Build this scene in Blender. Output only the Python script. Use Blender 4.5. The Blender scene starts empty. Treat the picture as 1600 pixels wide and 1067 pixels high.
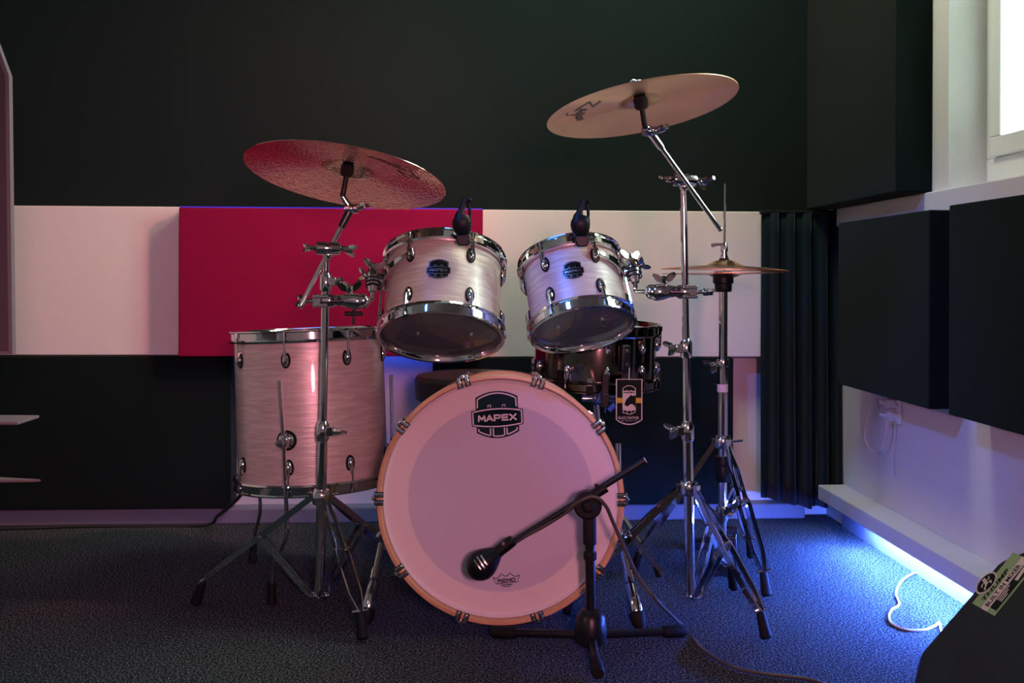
import bpy, bmesh, math, random
from mathutils import Vector, Matrix
random.seed(4)
SC = bpy.context.scene
COL = SC.collection
PI = math.pi
R_ = math.radians
# ------------------------------------------------------------------ camera
F, CX, CY, H = 1556.0, 800.0, 435.0, 0.84       # focal length and optical axis in pixels of the 1600x1067 frame, eye height
TH, RO = R_(3.1), R_(0.2)                       # heading of the camera to the room, roll
RIGHT = Vector((math.cos(TH), -math.sin(TH), 0)); FWD = Vector((math.sin(TH), math.cos(TH), 0)); UP = Vector((0, 0, 1))
cam_data = bpy.data.cameras.new('camera'); cam = bpy.data.objects.new('camera', cam_data); COL.objects.link(cam)
r2 = RIGHT * math.cos(RO) + UP * math.sin(RO); u2 = UP * math.cos(RO) - RIGHT * math.sin(RO)
cam.matrix_world = Matrix(((r2.x, u2.x, -FWD.x, 0), (r2.y, u2.y, -FWD.y, 0), (r2.z, u2.z, -FWD.z, H), (0, 0, 0, 1)))
cam_data.sensor_fit = 'HORIZONTAL'; cam_data.sensor_width = 36; cam_data.lens = 36 * F / 1600
cam_data.shift_x = 0; cam_data.shift_y = -(533.5 - CY) / 1600; cam_data.clip_start = 0.02
SC.camera = cam
# ------------------------------------------------------------------ sky, lamps, added fills, exposure
SC.view_settings.view_transform = 'Standard'; SC.view_settings.look = 'None'
SC.view_settings.gamma = 1.0; SC.view_settings.use_curve_mapping = False
SC.view_settings.exposure = -0.32
W = bpy.data.worlds.new('daylight'); SC.world = W; W.use_nodes = True
bg = W.node_tree.nodes['Background']; bg.inputs[0].default_value = (0.80, 1.0, 0.91, 1); bg.inputs[1].default_value = 42.0
def lamp(name, kind, loc, target, energy, color, **kw):
    d = bpy.data.lights.new(name, kind); d.energy = energy; d.color = color
    for k, v in kw.items(): setattr(d, k, v)
    o = bpy.data.objects.new(name, d); COL.objects.link(o); o.location = loc
    o.rotation_euler = (Vector(target) - Vector(loc)).to_track_quat('-Z', 'Y').to_euler()
    return o
WIN_Y0, WIN_Y1, WIN_Z0, WIN_Z1 = 2.00, 2.62, 1.083, 2.25
portal = lamp('window_portal', 'AREA', (1.615, (WIN_Y0 + WIN_Y1) / 2, (WIN_Z0 + WIN_Z1) / 2), (0, (WIN_Y0 + WIN_Y1) / 2, (WIN_Z0 + WIN_Z1) / 2), 1, (1, 1, 1), shape='RECTANGLE', size=WIN_Y1 - WIN_Y0, size_y=WIN_Z1 - WIN_Z0)
portal.data.size, portal.data.size_y = WIN_Z1 - WIN_Z0, WIN_Y1 - WIN_Y0
portal.rotation_euler = (0, R_(90), 0)
portal.data.cycles.is_portal = True
PINK = lamp('pink_stage_lamp', 'SPOT', (0.34, -0.9, 1.12), (-0.20, 2.9, 0.54), 225, (1.0, 0.34, 0.47), spot_size=R_(43), spot_blend=0.55, shadow_soft_size=0.15)
WARM = lamp('warm_stage_lamp', 'SPOT', (1.0, 2.25, 2.15), (-1.5, 3.4, 0.8), 185, (1.0, 0.33, 0.33), spot_size=R_(62), spot_blend=0.8, shadow_soft_size=0.06)
SIDE = lamp('pink_side_fill', 'SPOT', (-1.7, 0.7, 1.35), (1.32, 2.15, 0.33), 80, (1.0, 0.42, 0.56), spot_size=R_(36), spot_blend=0.7, shadow_soft_size=0.12)  # added fill, no known lamp: puts pink on the window wall
CEIL = lamp('ceiling_lamp', 'AREA', (0.62, 2.62, 2.45), (0.30, 3.45, 0.70), 23, (0.95, 1.0, 0.68), shape='SQUARE', size=0.5)
BLUE = lamp('blue_stage_lamp', 'SPOT', (-0.9, 1.2, 2.30), (1.28, 3.05, 0.22), 165, (0.06, 0.20, 1.0), spot_size=R_(31), spot_blend=0.7, shadow_soft_size=0.12)
BLUE2 = lamp('blue_ceiling_lamp', 'AREA', (-0.6, 2.2, 2.5), (-0.6, 2.2, 0), 5.0, (0.05, 0.25, 1.0), shape='RECTANGLE', size=1.6, size_y=0.3)
WASH = lamp('chrome_bounce_fill', 'SPOT', (-0.5, 0.2, 2.3), (-0.5, -1.7, 1.2), 65, (1.0, 0.62, 0.66), spot_size=R_(120), spot_blend=0.6, shadow_soft_size=0.1)  # added fill aimed at the wall behind the camera, to brighten the chrome

# ------------------------------------------------------------------ coordinates
def K(px, py, D):                                # pixel + depth -> kit frame (right, depth, height)
    dx, dy = px - CX, py - CY
    x = dx * math.cos(RO) + dy * math.sin(RO); y = -dx * math.sin(RO) + dy * math.cos(RO)
    return Vector((x * D / F, D, H - y * D / F))
def Wd(v): return RIGHT * v[0] + FWD * v[1] + UP * v[2]
def P(px, py, D): return Wd(K(px, py, D))
RK = Matrix.Rotation(-TH, 4, 'Z')                # kit frame -> room

# ------------------------------------------------------------------ mesh helpers
class MB:
    def __init__(s): s.v = []; s.f = []; s.m = []; s.mi = 0
    def add(s, vs, fs, M=None):
        b = len(s.v)
        s.v += [tuple(M @ Vector(v)) if M else tuple(v) for v in vs]
        s.f += [tuple(b + i for i in f) for f in fs]; s.m += [s.mi] * len(fs)
        return s
    def box(s, c, d, M=None):
        x, y, z = d[0] / 2, d[1] / 2, d[2] / 2
        vs = [(c[0] + i * x, c[1] + j * y, c[2] + k * z) for k in (-1, 1) for j in (-1, 1) for i in (-1, 1)]
        return s.add(vs, [(0, 2, 3, 1), (4, 5, 7, 6), (0, 1, 5, 4), (2, 6, 7, 3), (0, 4, 6, 2), (1, 3, 7, 5)], M)
    def bar(s, p0, p1, w, h, side=None):         # rectangular bar, w along side, h across
        p0, p1 = Vector(p0), Vector(p1); d = (p1 - p0).normalized()
        sd = Vector(side) if side is not None else d.cross(UP)
        sd = (sd - d * sd.dot(d))
        if sd.length < 1e-6: sd = Vector((1, 0, 0))
        sd.normalize(); up = sd.cross(d)
        vs = [p + sd * (a * w / 2) + up * (b * h / 2) for p in (p0, p1) for a, b in ((-1, -1), (1, -1), (1, 1), (-1, 1))]
        return s.add(vs, [(0, 3, 2, 1), (4, 5, 6, 7), (0, 1, 5, 4), (1, 2, 6, 5), (2, 3, 7, 6), (3, 0, 4, 7)])
    def lathe(s, prof, n=32, M=None, closed=False):
        vs = []; fs = []; rows = []
        for r, z in prof:
            if r < 1e-7: rows.append([len(vs)]); vs.append((0, 0, z))
            else:
                rows.append(list(range(len(vs), len(vs) + n)))
                vs += [(r * math.cos(2 * PI * k / n), r * math.sin(2 * PI * k / n), z) for k in range(n)]
        pairs = list(zip(rows, rows[1:])) + ([(rows[-1], rows[0])] if closed else [])
        for a, b in pairs:
            for k in range(n):
                k2 = (k + 1) % n
                if len(a) == 1 and len(b) == 1: continue
                if len(a) == 1: fs.append((a[0], b[k2], b[k]))
                elif len(b) == 1: fs.append((a[k], a[k2], b[0]))
                else: fs.append((a[k], a[k2], b[k2], b[k]))
        return s.add(vs, fs, M)
    def cyl(s, p0, p1, r0, r1=None, n=16):
        p0, p1 = Vector(p0), Vector(p1); d = p1 - p0; L = d.length
        q = Vector((0, 0, 1)).rotation_difference(d.normalized()).to_matrix().to_4x4()
        r1 = r0 if r1 is None else r1
        return s.lathe([(0, 0), (r0, 0), (r1, L), (0, L)], n, Matrix.Translation(p0) @ q)
    def turn(s, p0, p1, prof, n=20):             # lathe along a segment, prof in (radius, metres from p0)
        p0, p1 = Vector(p0), Vector(p1)
        q = Vector((0, 0, 1)).rotation_difference((p1 - p0).normalized()).to_matrix().to_4x4()
        return s.lathe(prof, n, Matrix.Translation(p0) @ q)
    def ball(s, c, r, n=16, sc=(1, 1, 1), M=None):
        m = max(6, n // 2)
        pr = [(r * math.sin(PI * i / m) if 0 < i < m else 0, -r * math.cos(PI * i / m)) for i in range(m + 1)]
        T = Matrix.Translation(c) @ Matrix.Diagonal((sc[0], sc[1], sc[2], 1))
        return s.lathe(pr, n, (M @ T) if M else T)
    def tube(s, pts, r, n=8, closed=False):
        pts = [Vector(p) for p in pts]; N = len(pts); rr = r if isinstance(r, (list, tuple)) else [r] * N
        T = []
        for i in range(N):
            a = pts[(i - 1) % N] if closed or i > 0 else pts[i]; b = pts[(i + 1) % N] if closed or i < N - 1 else pts[i]
            T.append((b - a).normalized())
        nr = T[0].orthogonal().normalized(); vs = []; fs = []
        for i in range(N):
            nr = (nr - T[i] * nr.dot(T[i])).normalized(); bn = T[i].cross(nr)
            vs += [pts[i] + (nr * math.cos(2 * PI * k / n) + bn * math.sin(2 * PI * k / n)) * rr[i] for k in range(n)]
        for i in range(N if closed else N - 1):
            for k in range(n):
                k2 = (k + 1) % n; a = i * n; b = ((i + 1) % N) * n
                fs.append((a + k, a + k2, b + k2, b + k))
        if not closed: fs += [tuple(range(n))[::-1], tuple(range((N - 1) * n, N * n))]
        return s.add(vs, fs)
    def prism(s, poly, t0, t1, M=None):          # polygon in xy, extruded in z
        n = len(poly)
        a = sum(poly[i][0] * poly[(i + 1) % n][1] - poly[(i + 1) % n][0] * poly[i][1] for i in range(n))
        if a < 0: poly = poly[::-1]
        vs = [(x, y, t0) for x, y in poly] + [(x, y, t1) for x, y in poly]
        fs = [tuple(range(n))[::-1], tuple(range(n, 2 * n))] + [(i, (i + 1) % n, n + (i + 1) % n, n + i) for i in range(n)]
        return s.add(vs, fs, M)
    def loft(s, loops, cap=True):
        n = len(loops[0]); vs = [v for l in loops for v in l]; fs = []
        for i in range(len(loops) - 1):
            for k in range(n):
                k2 = (k + 1) % n; fs.append((i * n + k, i * n + k2, (i + 1) * n + k2, (i + 1) * n + k))
        if cap: fs += [tuple(range(n))[::-1], tuple(range((len(loops) - 1) * n, len(loops) * n))]
        return s.add(vs, fs)
    def strip(s, xs, top, bot, fn):              # flat region between two curves, mapped through fn(x, y)
        vs = [fn(x, bot(x)) for x in xs] + [fn(x, top(x)) for x in xs]; n = len(xs)
        return s.add(vs, [(i, i + 1, n + i + 1, n + i) for i in range(n - 1)])
    def poly(s, pts, fn): return s.add([fn(x, y) for x, y in pts], [tuple(range(len(pts)))])
    def line(s, pts, w, fn, closed=False):       # flat stroke through 2D points
        pts = [Vector(p) for p in pts]; N = len(pts); L = []; Rr = []
        for i in range(N):
            a = pts[(i - 1) % N] if closed or i > 0 else pts[i]; b = pts[(i + 1) % N] if closed or i < N - 1 else pts[i]
            d = (b - a); d = d.normalized() if d.length else Vector((1, 0)); nn = Vector((-d.y, d.x)) * w / 2
            L.append(pts[i] + nn); Rr.append(pts[i] - nn)
        vs = [fn(*p) for p in Rr] + [fn(*p) for p in L]
        fs = [(i, (i + 1) % N, N + (i + 1) % N, N + i) for i in range(N if closed else N - 1)]
        return s.add(vs, fs)
    def mesh(s, name, mats, smooth=35):
        me = bpy.data.meshes.new(name); me.from_pydata(s.v, [], s.f)
        for m in (mats if isinstance(mats, (list, tuple)) else [mats]): me.materials.append(m)
        me.polygons.foreach_set('material_index', s.m)
        bm = bmesh.new(); bm.from_mesh(me); bmesh.ops.recalc_face_normals(bm, faces=bm.faces); bm.to_mesh(me); bm.free()
        if smooth:
            me.polygons.foreach_set('use_smooth', [True] * len(me.polygons)); me.set_sharp_from_angle(angle=R_(smooth))
        me.update(); return me
    def build(s, name, mats, parent=None, smooth=35, M=None, bevel=0, label=None):
        return inst(name, s.mesh(name, mats, smooth), parent, M, bevel, label)
def inst(name, me, parent=None, M=None, bevel=0, label=None):
    o = bpy.data.objects.new(name, me); COL.objects.link(o)
    if parent: o.parent = parent
    if M is not None: o.matrix_basis = M
    if bevel:
        b = o.modifiers.new('bevel', 'BEVEL'); b.width = bevel; b.segments = 2; b.limit_method = 'ANGLE'; b.angle_limit = R_(40)
    if label: o['label'] = label
    return o
def tag(o, label, cat, group=None):
    o['label'] = label; o['category'] = cat
    if group: o['group'] = group
    return o
def thing(name, label, cat, loc, rot=None, group=None):
    o = bpy.data.objects.new(name, None); COL.objects.link(o); o.empty_display_size = 0.05
    o.matrix_basis = Matrix.Translation(loc) @ (rot if rot is not None else Matrix.Identity(4))
    return tag(o, label, cat, group)
def struct(o): o['kind'] = 'structure'; return o
def ring(a, R, z=0, flip=False):                 # frame on a cylinder: x tangent, y outward, z along the axis
    y = Vector((math.cos(a), math.sin(a), 0)); zz = Vector((0, 0, -1 if flip else 1)); x = y.cross(zz)
    M = Matrix((x, y, zz)).transposed().to_4x4(); M.translation = y * R + Vector((0, 0, z)); return M
def basis(o, x, y, z=None):
    x, y = Vector(x).normalized(), Vector(y); y = (y - x * y.dot(x)).normalized(); z = x.cross(y)
    M = Matrix((x, y, z)).transposed().to_4x4(); M.translation = Vector(o); return M
def smooth_path(pts, n=8):                       # Catmull-Rom
    pts = [Vector(p) for p in pts]; q = [pts[0] * 2 - pts[1]] + pts + [pts[-1] * 2 - pts[-2]]; out = []
    for i in range(1, len(q) - 2):
        for k in range(n):
            t = k / n; a, b, c, d = q[i - 1:i + 3]
            out.append(0.5 * ((2 * b) + (c - a) * t + (2 * a - 5 * b + 4 * c - d) * t * t + (3 * b - a - 3 * c + d) * t ** 3))
    return out + [pts[-1]]
def text_polys(txt, size=1.0, shear=0, offset=0, sx=1.0, spacing=1.0):    # 2D triangles of a word, centred
    c = bpy.data.curves.new('lettering', 'FONT'); c.body = txt; c.size = size; c.shear = shear; c.offset = offset
    c.align_x = 'CENTER'; c.align_y = 'CENTER'; c.space_character = spacing; c.resolution_u = 4
    o = bpy.data.objects.new('lettering', c); COL.objects.link(o)
    dg = bpy.context.evaluated_depsgraph_get(); me = bpy.data.meshes.new_from_object(o.evaluated_get(dg))
    vs = [(v.co.x * sx, v.co.y) for v in me.vertices]; fs = [tuple(p.vertices) for p in me.polygons]
    xs = [v[0] for v in vs]; ys = [v[1] for v in vs]; mx, my = (min(xs) + max(xs)) / 2, (min(ys) + max(ys)) / 2
    bpy.data.objects.remove(o); bpy.data.meshes.remove(me); bpy.data.curves.remove(c)
    return [(x - mx, y - my) for x, y in vs], fs, max(xs) - min(xs), max(ys) - min(ys)
def put_text(mb, txt, w, h, fn, shear=0, offset=0, spacing=1.0):           # a word filling a w x h box
    vs, fs, tw, th = text_polys(txt, 1.0, shear, offset, 1.0, spacing)
    mb.add([fn(x * w / tw, y * h / th) for x, y in vs], fs)

STROKES = {'M': [[(0, 0), (.04, 1)], [(.04, 1), (.5, .28)], [(.5, .28), (.96, 1)], [(.96, 1), (1, 0)]], 'A': [[(0, 0), (.5, 1)], [(.5, 1), (1, 0)], [(.2, .30), (.8, .30)]],
    'P': [[(.04, 0), (.04, 1)], [(.04, .96), (.74, .96), (.92, .88), (.96, .72), (.92, .55), (.74, .44), (.04, .44)]], 'E': [[(.04, 0), (.04, 1)], [(.04, .95), (.95, .95)], [(.04, .5), (.85, .5)], [(.04, .05), (.95, .05)]],
    'X': [[(0, 0), (1, 1)], [(0, 1), (1, 0)]], 'R': [[(.04, 0), (.04, 1)], [(.04, .95), (.76, .95), (.94, .86), (.94, .62), (.76, .50), (.04, .50)], [(.55, .50), (.98, 0)]],
    'O': [[(.2, .05), (.05, .2), (.05, .8), (.2, .95), (.8, .95), (.95, .8), (.95, .2), (.8, .05), (.2, .05)]]}
def put_strokes(mb, txt, w, h, fn, th, gap=.28):                          # wide stroke lettering filling a w x h box
    n = len(txt); lw = w / (n + gap * (n - 1)); x = -w / 2
    for ch in txt:
        for pts in STROKES[ch]:
            q = [(x + px * lw, (py - .5) * h) for px, py in pts]
            for p0, p1 in zip(q, q[1:]):
                v = Vector(p1) - Vector(p0); e = v.normalized() * th * .3
                mb.line([Vector(p0) - e, Vector(p1) + e], th, fn)
        x += lw * (1 + gap)

# ------------------------------------------------------------------ materials
def newmat(name):
    m = bpy.data.materials.new(name); m.use_nodes = True; nt = m.node_tree
    return m, nt, nt.nodes['Principled BSDF']
def N(nt, typ, **kw):
    n = nt.nodes.new(typ)
    for k, v in kw.items():
        if isinstance(k, str) and hasattr(n, k): setattr(n, k, v)
    return n
def setin(n, **kw):
    for k, v in kw.items(): n.inputs[k.replace('_', ' ')].default_value = v
def mat(name, color, rough=0.5, metal=0.0, bump=0, scale=200, vary=0, coat=0, sheen=0, emit=None, estr=0, spec=None):
    m, nt, b = newmat(name)
    b.inputs['Base Color'].default_value = (*color, 1); b.inputs['Roughness'].default_value = rough; b.inputs['Metallic'].default_value = metal
    if coat: b.inputs['Coat Weight'].default_value = coat; b.inputs['Coat Roughness'].default_value = 0.05
    if sheen: b.inputs['Sheen Weight'].default_value = sheen; b.inputs['Sheen Roughness'].default_value = 0.4
    if spec is not None: b.inputs['Specular IOR Level'].default_value = spec
    if emit: b.inputs['Emission Color'].default_value = (*emit, 1); b.inputs['Emission Strength'].default_value = estr
    tc = N(nt, 'ShaderNodeTexCoord'); no = N(nt, 'ShaderNodeTexNoise'); nt.links.new(tc.outputs['Object'], no.inputs['Vector'])
    no.inputs['Scale'].default_value = scale; no.inputs['Detail'].default_value = 3
    if vary:
        mx = N(nt, 'ShaderNodeMix', data_type='RGBA'); nt.links.new(no.outputs['Fac'], mx.inputs['Factor'])
        mx.inputs[6].default_value = (*[c * (1 - vary) for c in color], 1); mx.inputs[7].default_value = (*[min(1, c * (1 + vary)) for c in color], 1)
        nt.links.new(mx.outputs[2], b.inputs['Base Color'])
    if bump:
        bp = N(nt, 'ShaderNodeBump'); bp.inputs['Strength'].default_value = bump; bp.inputs['Distance'].default_value = 0.002
        nt.links.new(no.outputs['Fac'], bp.inputs['Height']); nt.links.new(bp.outputs[0], b.inputs['Normal'])
    return m
def ramp(nt, stops):
    r = N(nt, 'ShaderNodeValToRGB'); e = r.color_ramp.elements
    e[0].position, e[0].color = stops[0][0], (*stops[0][1], 1); e[1].position, e[1].color = stops[-1][0], (*stops[-1][1], 1)
    for p, c in stops[1:-1]: x = e.new(p); x.color = (*c, 1)
    return r
def carpet_mat():
    m, nt, b = newmat('carpet_pile'); tc = N(nt, 'ShaderNodeTexCoord')
    n1 = N(nt, 'ShaderNodeTexNoise'); n1.inputs['Scale'].default_value = 210; n1.inputs['Detail'].default_value = 4; n1.inputs['Roughness'].default_value = 0.7
    n2 = N(nt, 'ShaderNodeTexVoronoi'); n2.inputs['Scale'].default_value = 330
    for n in (n1, n2): nt.links.new(tc.outputs['Object'], n.inputs['Vector'])
    r = ramp(nt, [(0.38, (0.006, 0.010, 0.011)), (0.50, (0.038, 0.052, 0.054)), (0.61, (0.36, 0.43, 0.43))])
    nt.links.new(n1.outputs['Fac'], r.inputs[0]); nt.links.new(r.outputs[0], b.inputs['Base Color'])
    mx = N(nt, 'ShaderNodeMath', operation='ADD'); nt.links.new(n1.outputs['Fac'], mx.inputs[0]); nt.links.new(n2.outputs['Distance'], mx.inputs[1])
    bp = N(nt, 'ShaderNodeBump'); bp.inputs['Strength'].default_value = 1.0; bp.inputs['Distance'].default_value = 0.012
    nt.links.new(mx.outputs[0], bp.inputs['Height']); nt.links.new(bp.outputs[0], b.inputs['Normal'])
    b.inputs['Roughness'].default_value = 0.95; b.inputs['Specular IOR Level'].default_value = 0.1
    return m
def pearl_mat():
    m, nt, b = newmat('pearl_wrap'); tc = N(nt, 'ShaderNodeTexCoord')
    mp = N(nt, 'ShaderNodeMapping'); mp.inputs['Scale'].default_value = (9, 9, 80); nt.links.new(tc.outputs['Object'], mp.inputs['Vector'])
    no = N(nt, 'ShaderNodeTexNoise'); no.inputs['Scale'].default_value = 1.6; no.inputs['Detail'].default_value = 3; no.inputs['Distortion'].default_value = 0.6
    nt.links.new(mp.outputs[0], no.inputs['Vector'])
    r = ramp(nt, [(0.28, (0.56, 0.49, 0.44)), (0.50, (0.66, 0.59, 0.53)), (0.74, (0.80, 0.73, 0.66))])
    nt.links.new(no.outputs['Fac'], r.inputs[0]); nt.links.new(r.outputs[0], b.inputs['Base Color'])
    bp = N(nt, 'ShaderNodeBump'); bp.inputs['Strength'].default_value = 0.35; bp.inputs['Distance'].default_value = 0.002
    nt.links.new(no.outputs['Fac'], bp.inputs['Height']); nt.links.new(bp.outputs[0], b.inputs['Normal'])
    b.inputs['Metallic'].default_value = 0.25; b.inputs['Roughness'].default_value = 0.38
    b.inputs['Coat Weight'].default_value = 0.6; b.inputs['Coat Roughness'].default_value = 0.06
    return m
def cymbal_mat(name, color, hammer):
    m, nt, b = newmat(name); tc = N(nt, 'ShaderNodeTexCoord'); sp = N(nt, 'ShaderNodeSeparateXYZ'); nt.links.new(tc.outputs['Object'], sp.inputs[0])
    def mth(op, a, c=None):
        n = N(nt, 'ShaderNodeMath', operation=op)
        for i, v in enumerate((a, c)):
            if v is None: continue
            if isinstance(v, (int, float)): n.inputs[i].default_value = v
            else: nt.links.new(v, n.inputs[i])
        return n.outputs[0]
    x, y = sp.outputs[0], sp.outputs[1]
    rad = mth('SQRT', mth('ADD', mth('MULTIPLY', x, x), mth('MULTIPLY', y, y)))
    groove = N(nt, 'ShaderNodeTexNoise', noise_dimensions='1D'); groove.inputs['Scale'].default_value = 420; groove.inputs['Detail'].default_value = 3
    nt.links.new(rad, groove.inputs['W'])
    h = groove.outputs['Fac']
    if hammer:
        cb = N(nt, 'ShaderNodeCombineXYZ'); ang = mth('ARCTAN2', y, x)
        nt.links.new(mth('MULTIPLY', ang, 13.0), cb.inputs[0]); nt.links.new(mth('MULTIPLY', rad, 420.0), cb.inputs[1])
        hn = N(nt, 'ShaderNodeTexVoronoi', feature='SMOOTH_F1'); hn.inputs['Scale'].default_value = 1.0; nt.links.new(cb.outputs[0], hn.inputs['Vector'])
        h = mth('ADD', mth('MULTIPLY', h, 0.25), mth('MULTIPLY', hn.outputs['Distance'], 1.0))
    bp = N(nt, 'ShaderNodeBump'); bp.inputs['Strength'].default_value = 0.42 if hammer else 0.15; bp.inputs['Distance'].default_value = 0.004 if hammer else 0.0015
    nt.links.new(h, bp.inputs['Height']); nt.links.new(bp.outputs[0], b.inputs['Normal'])
    r = ramp(nt, [(0.3, tuple(c * 0.85 for c in color)), (0.7, color)]); nt.links.new(groove.outputs['Fac'], r.inputs[0]); nt.links.new(r.outputs[0], b.inputs['Base Color'])
    b.inputs['Metallic'].default_value = 1.0; b.inputs['Roughness'].default_value = 0.17 if hammer else 0.28
    b.inputs['Anisotropic'].default_value = 0.3 if hammer else 0.9
    tg = N(nt, 'ShaderNodeTangent', direction_type='RADIAL', axis='Z'); nt.links.new(tg.outputs[0], b.inputs['Tangent'])
    return m
def clear_mat(name, tint, gloss):                # thin clear film: transparent with a glossy surface
    m = bpy.data.materials.new(name); m.use_nodes = True; nt = m.node_tree; nt.nodes.clear()
    out = N(nt, 'ShaderNodeOutputMaterial'); mx = N(nt, 'ShaderNodeMixShader'); tr = N(nt, 'ShaderNodeBsdfTransparent'); gl = N(nt, 'ShaderNodeBsdfGlossy')
    tr.inputs[0].default_value = (*tint, 1); gl.inputs['Roughness'].default_value = 0.03
    fr = N(nt, 'ShaderNodeFresnel'); fr.inputs['IOR'].default_value = gloss
    nt.links.new(fr.outputs[0], mx.inputs[0]); nt.links.new(tr.outputs[0], mx.inputs[1]); nt.links.new(gl.outputs[0], mx.inputs[2]); nt.links.new(mx.outputs[0], out.inputs[0])
    return m
def film_mat(name):                              # slightly hazy clear drum film
    m = clear_mat(name, (0.80, 0.88, 0.95), 1.6); nt = m.node_tree; mx = [n for n in nt.nodes if n.type == 'MIX_SHADER'][0]; tr = [n for n in nt.nodes if n.type == 'BSDF_TRANSPARENT'][0]
    m2 = N(nt, 'ShaderNodeMixShader'); df = N(nt, 'ShaderNodeBsdfDiffuse'); df.inputs[0].default_value = (0.5, 0.6, 0.7, 1); m2.inputs[0].default_value = 0.16
    nt.links.new(tr.outputs[0], m2.inputs[1]); nt.links.new(df.outputs[0], m2.inputs[2]); nt.links.new(m2.outputs[0], mx.inputs[1])
    return m
def batter_mat(name):                            # thin coated head, lets some light through
    m, nt, b = newmat(name); b.inputs['Base Color'].default_value = (0.72, 0.70, 0.70, 1); b.inputs['Roughness'].default_value = 0.6
    tl = N(nt, 'ShaderNodeBsdfTranslucent'); tl.inputs[0].default_value = (0.75, 0.75, 0.78, 1); mx = N(nt, 'ShaderNodeMixShader'); mx.inputs[0].default_value = 0.15
    nt.links.new(b.outputs[0], mx.inputs[1]); nt.links.new(tl.outputs[0], mx.inputs[2]); nt.links.new(mx.outputs[0], nt.nodes['Material Output'].inputs[0])
    return m
def wood_mat(name, c0, c1):
    m, nt, b = newmat(name); tc = N(nt, 'ShaderNodeTexCoord'); mp = N(nt, 'ShaderNodeMapping'); mp.inputs['Scale'].default_value = (6, 6, 160)
    no = N(nt, 'ShaderNodeTexNoise'); no.inputs['Scale'].default_value = 2; no.inputs['Detail'].default_value = 5
    nt.links.new(tc.outputs['Object'], mp.inputs[0]); nt.links.new(mp.outputs[0], no.inputs['Vector'])
    r = ramp(nt, [(0.3, c0), (0.7, c1)]); nt.links.new(no.outputs['Fac'], r.inputs[0]); nt.links.new(r.outputs[0], b.inputs['Base Color'])
    b.inputs['Roughness'].default_value = 0.3; b.inputs['Coat Weight'].default_value = 0.5; b.inputs['Coat Roughness'].default_value = 0.08
    return m
M_ = {}
M_['carpet'] = carpet_mat()
M_['white_paint'] = mat('white_wall_paint', (0.72, 0.70, 0.68), 0.8, bump=0.15, scale=90)
M_['dark_paint'] = mat('dark_green_black_wall_paint', (0.0055, 0.0115, 0.0112), 0.9, bump=0.2, scale=120, spec=0.2)
M_['grey_paint'] = mat('grey_wall_paint', (0.62, 0.58, 0.58), 0.85, bump=0.15, scale=90)
M_['ceiling'] = mat('ceiling_paint', (0.62, 0.60, 0.58), 0.9, bump=0.1, scale=60)
M_['skirt'] = mat('white_trim_paint', (0.66, 0.65, 0.68), 0.5)
M_['base_grey'] = mat('grey_baseboard_paint', (0.17, 0.18, 0.22), 0.5)
M_['white_fabric'] = mat('cream_panel_fabric', (0.74, 0.70, 0.64), 0.95, bump=0.3, scale=900, vary=0.05, spec=0.1)
M_['red_fabric'] = mat('crimson_panel_fabric', (0.24, 0.005, 0.045), 0.95, bump=0.3, scale=900, vary=0.08, spec=0.1)
M_['black_fabric'] = mat('black_panel_fabric', (0.0075, 0.0125, 0.0112), 0.95, bump=0.4, scale=700, vary=0.2, spec=0.04, sheen=0.06)
M_['velvet'] = mat('dark_teal_velvet', (0.005, 0.012, 0.014), 0.85, bump=0.2, scale=500, vary=0.2, sheen=0.25, spec=0.1)
M_['window_white'] = mat('white_window_lacquer', (0.80, 0.82, 0.80), 0.35)
M_['glass'] = clear_mat('window_glass', (0.97, 0.99, 0.98), 1.45)
M_['chrome'] = mat('chrome_plating', (0.80, 0.79, 0.80), 0.07, 1.0, bump=0.02, scale=60)
M_['black_chrome'] = mat('black_nickel_plating', (0.15, 0.125, 0.11), 0.12, 1.0)
M_['badge_metal'] = mat('grey_badge_metal', (0.50, 0.46, 0.44), 0.3, 1.0)
M_['badge_black'] = mat('black_badge_enamel', (0.004, 0.005, 0.005), 0.2)
M_['dark_steel'] = mat('dark_steel', (0.05, 0.05, 0.052), 0.3, 0.8)
M_['rubber'] = mat('black_rubber', (0.006, 0.008, 0.008), 0.65, bump=0.1, scale=300, spec=0.2)
M_['black_plastic'] = mat('black_plastic', (0.005, 0.008, 0.008), 0.42, spec=0.25)
M_['black_metal'] = mat('black_powder_coat', (0.007, 0.010, 0.011), 0.33, bump=0.05, scale=900, spec=0.35)
M_['felt'] = mat('black_felt', (0.012, 0.012, 0.013), 1.0, bump=0.4, scale=700)
M_['vinyl'] = mat('black_vinyl_seat_cover', (0.013, 0.014, 0.016), 0.45, bump=0.2, scale=250)
M_['pearl'] = pearl_mat()
M_['maple'] = wood_mat('maple_hoop', (0.55, 0.30, 0.14), (0.74, 0.46, 0.25))
M_['maple_in'] = wood_mat('maple_shell_inside', (0.10, 0.07, 0.05), (0.16, 0.11, 0.08))
M_['head_white'] = mat('coated_drum_head', (0.72, 0.68, 0.68), 0.6, bump=0.12, scale=350)
M_['head_clear'] = film_mat('clear_drum_film')
M_['head_batter'] = batter_mat('coated_batter_head')
M_['print'] = mat('black_green_print_ink', (0.006, 0.028, 0.032), 0.7, spec=0.12)
M_['print_pale'] = mat('pale_print_ink', (0.72, 0.68, 0.68), 0.6)
M_['ride'] = cymbal_mat('hammered_bronze', (0.80, 0.52, 0.40), True)
M_['crash'] = cymbal_mat('lathed_bronze', (0.80, 0.45, 0.28), False)
M_['ink'] = mat('black_cymbal_ink', (0.02, 0.02, 0.02), 0.5)
M_['wire'] = mat('white_cable_jacket', (0.80, 0.58, 0.60), 0.5)
M_['cable'] = mat('black_cable_jacket', (0.02, 0.022, 0.02), 0.45)
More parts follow.
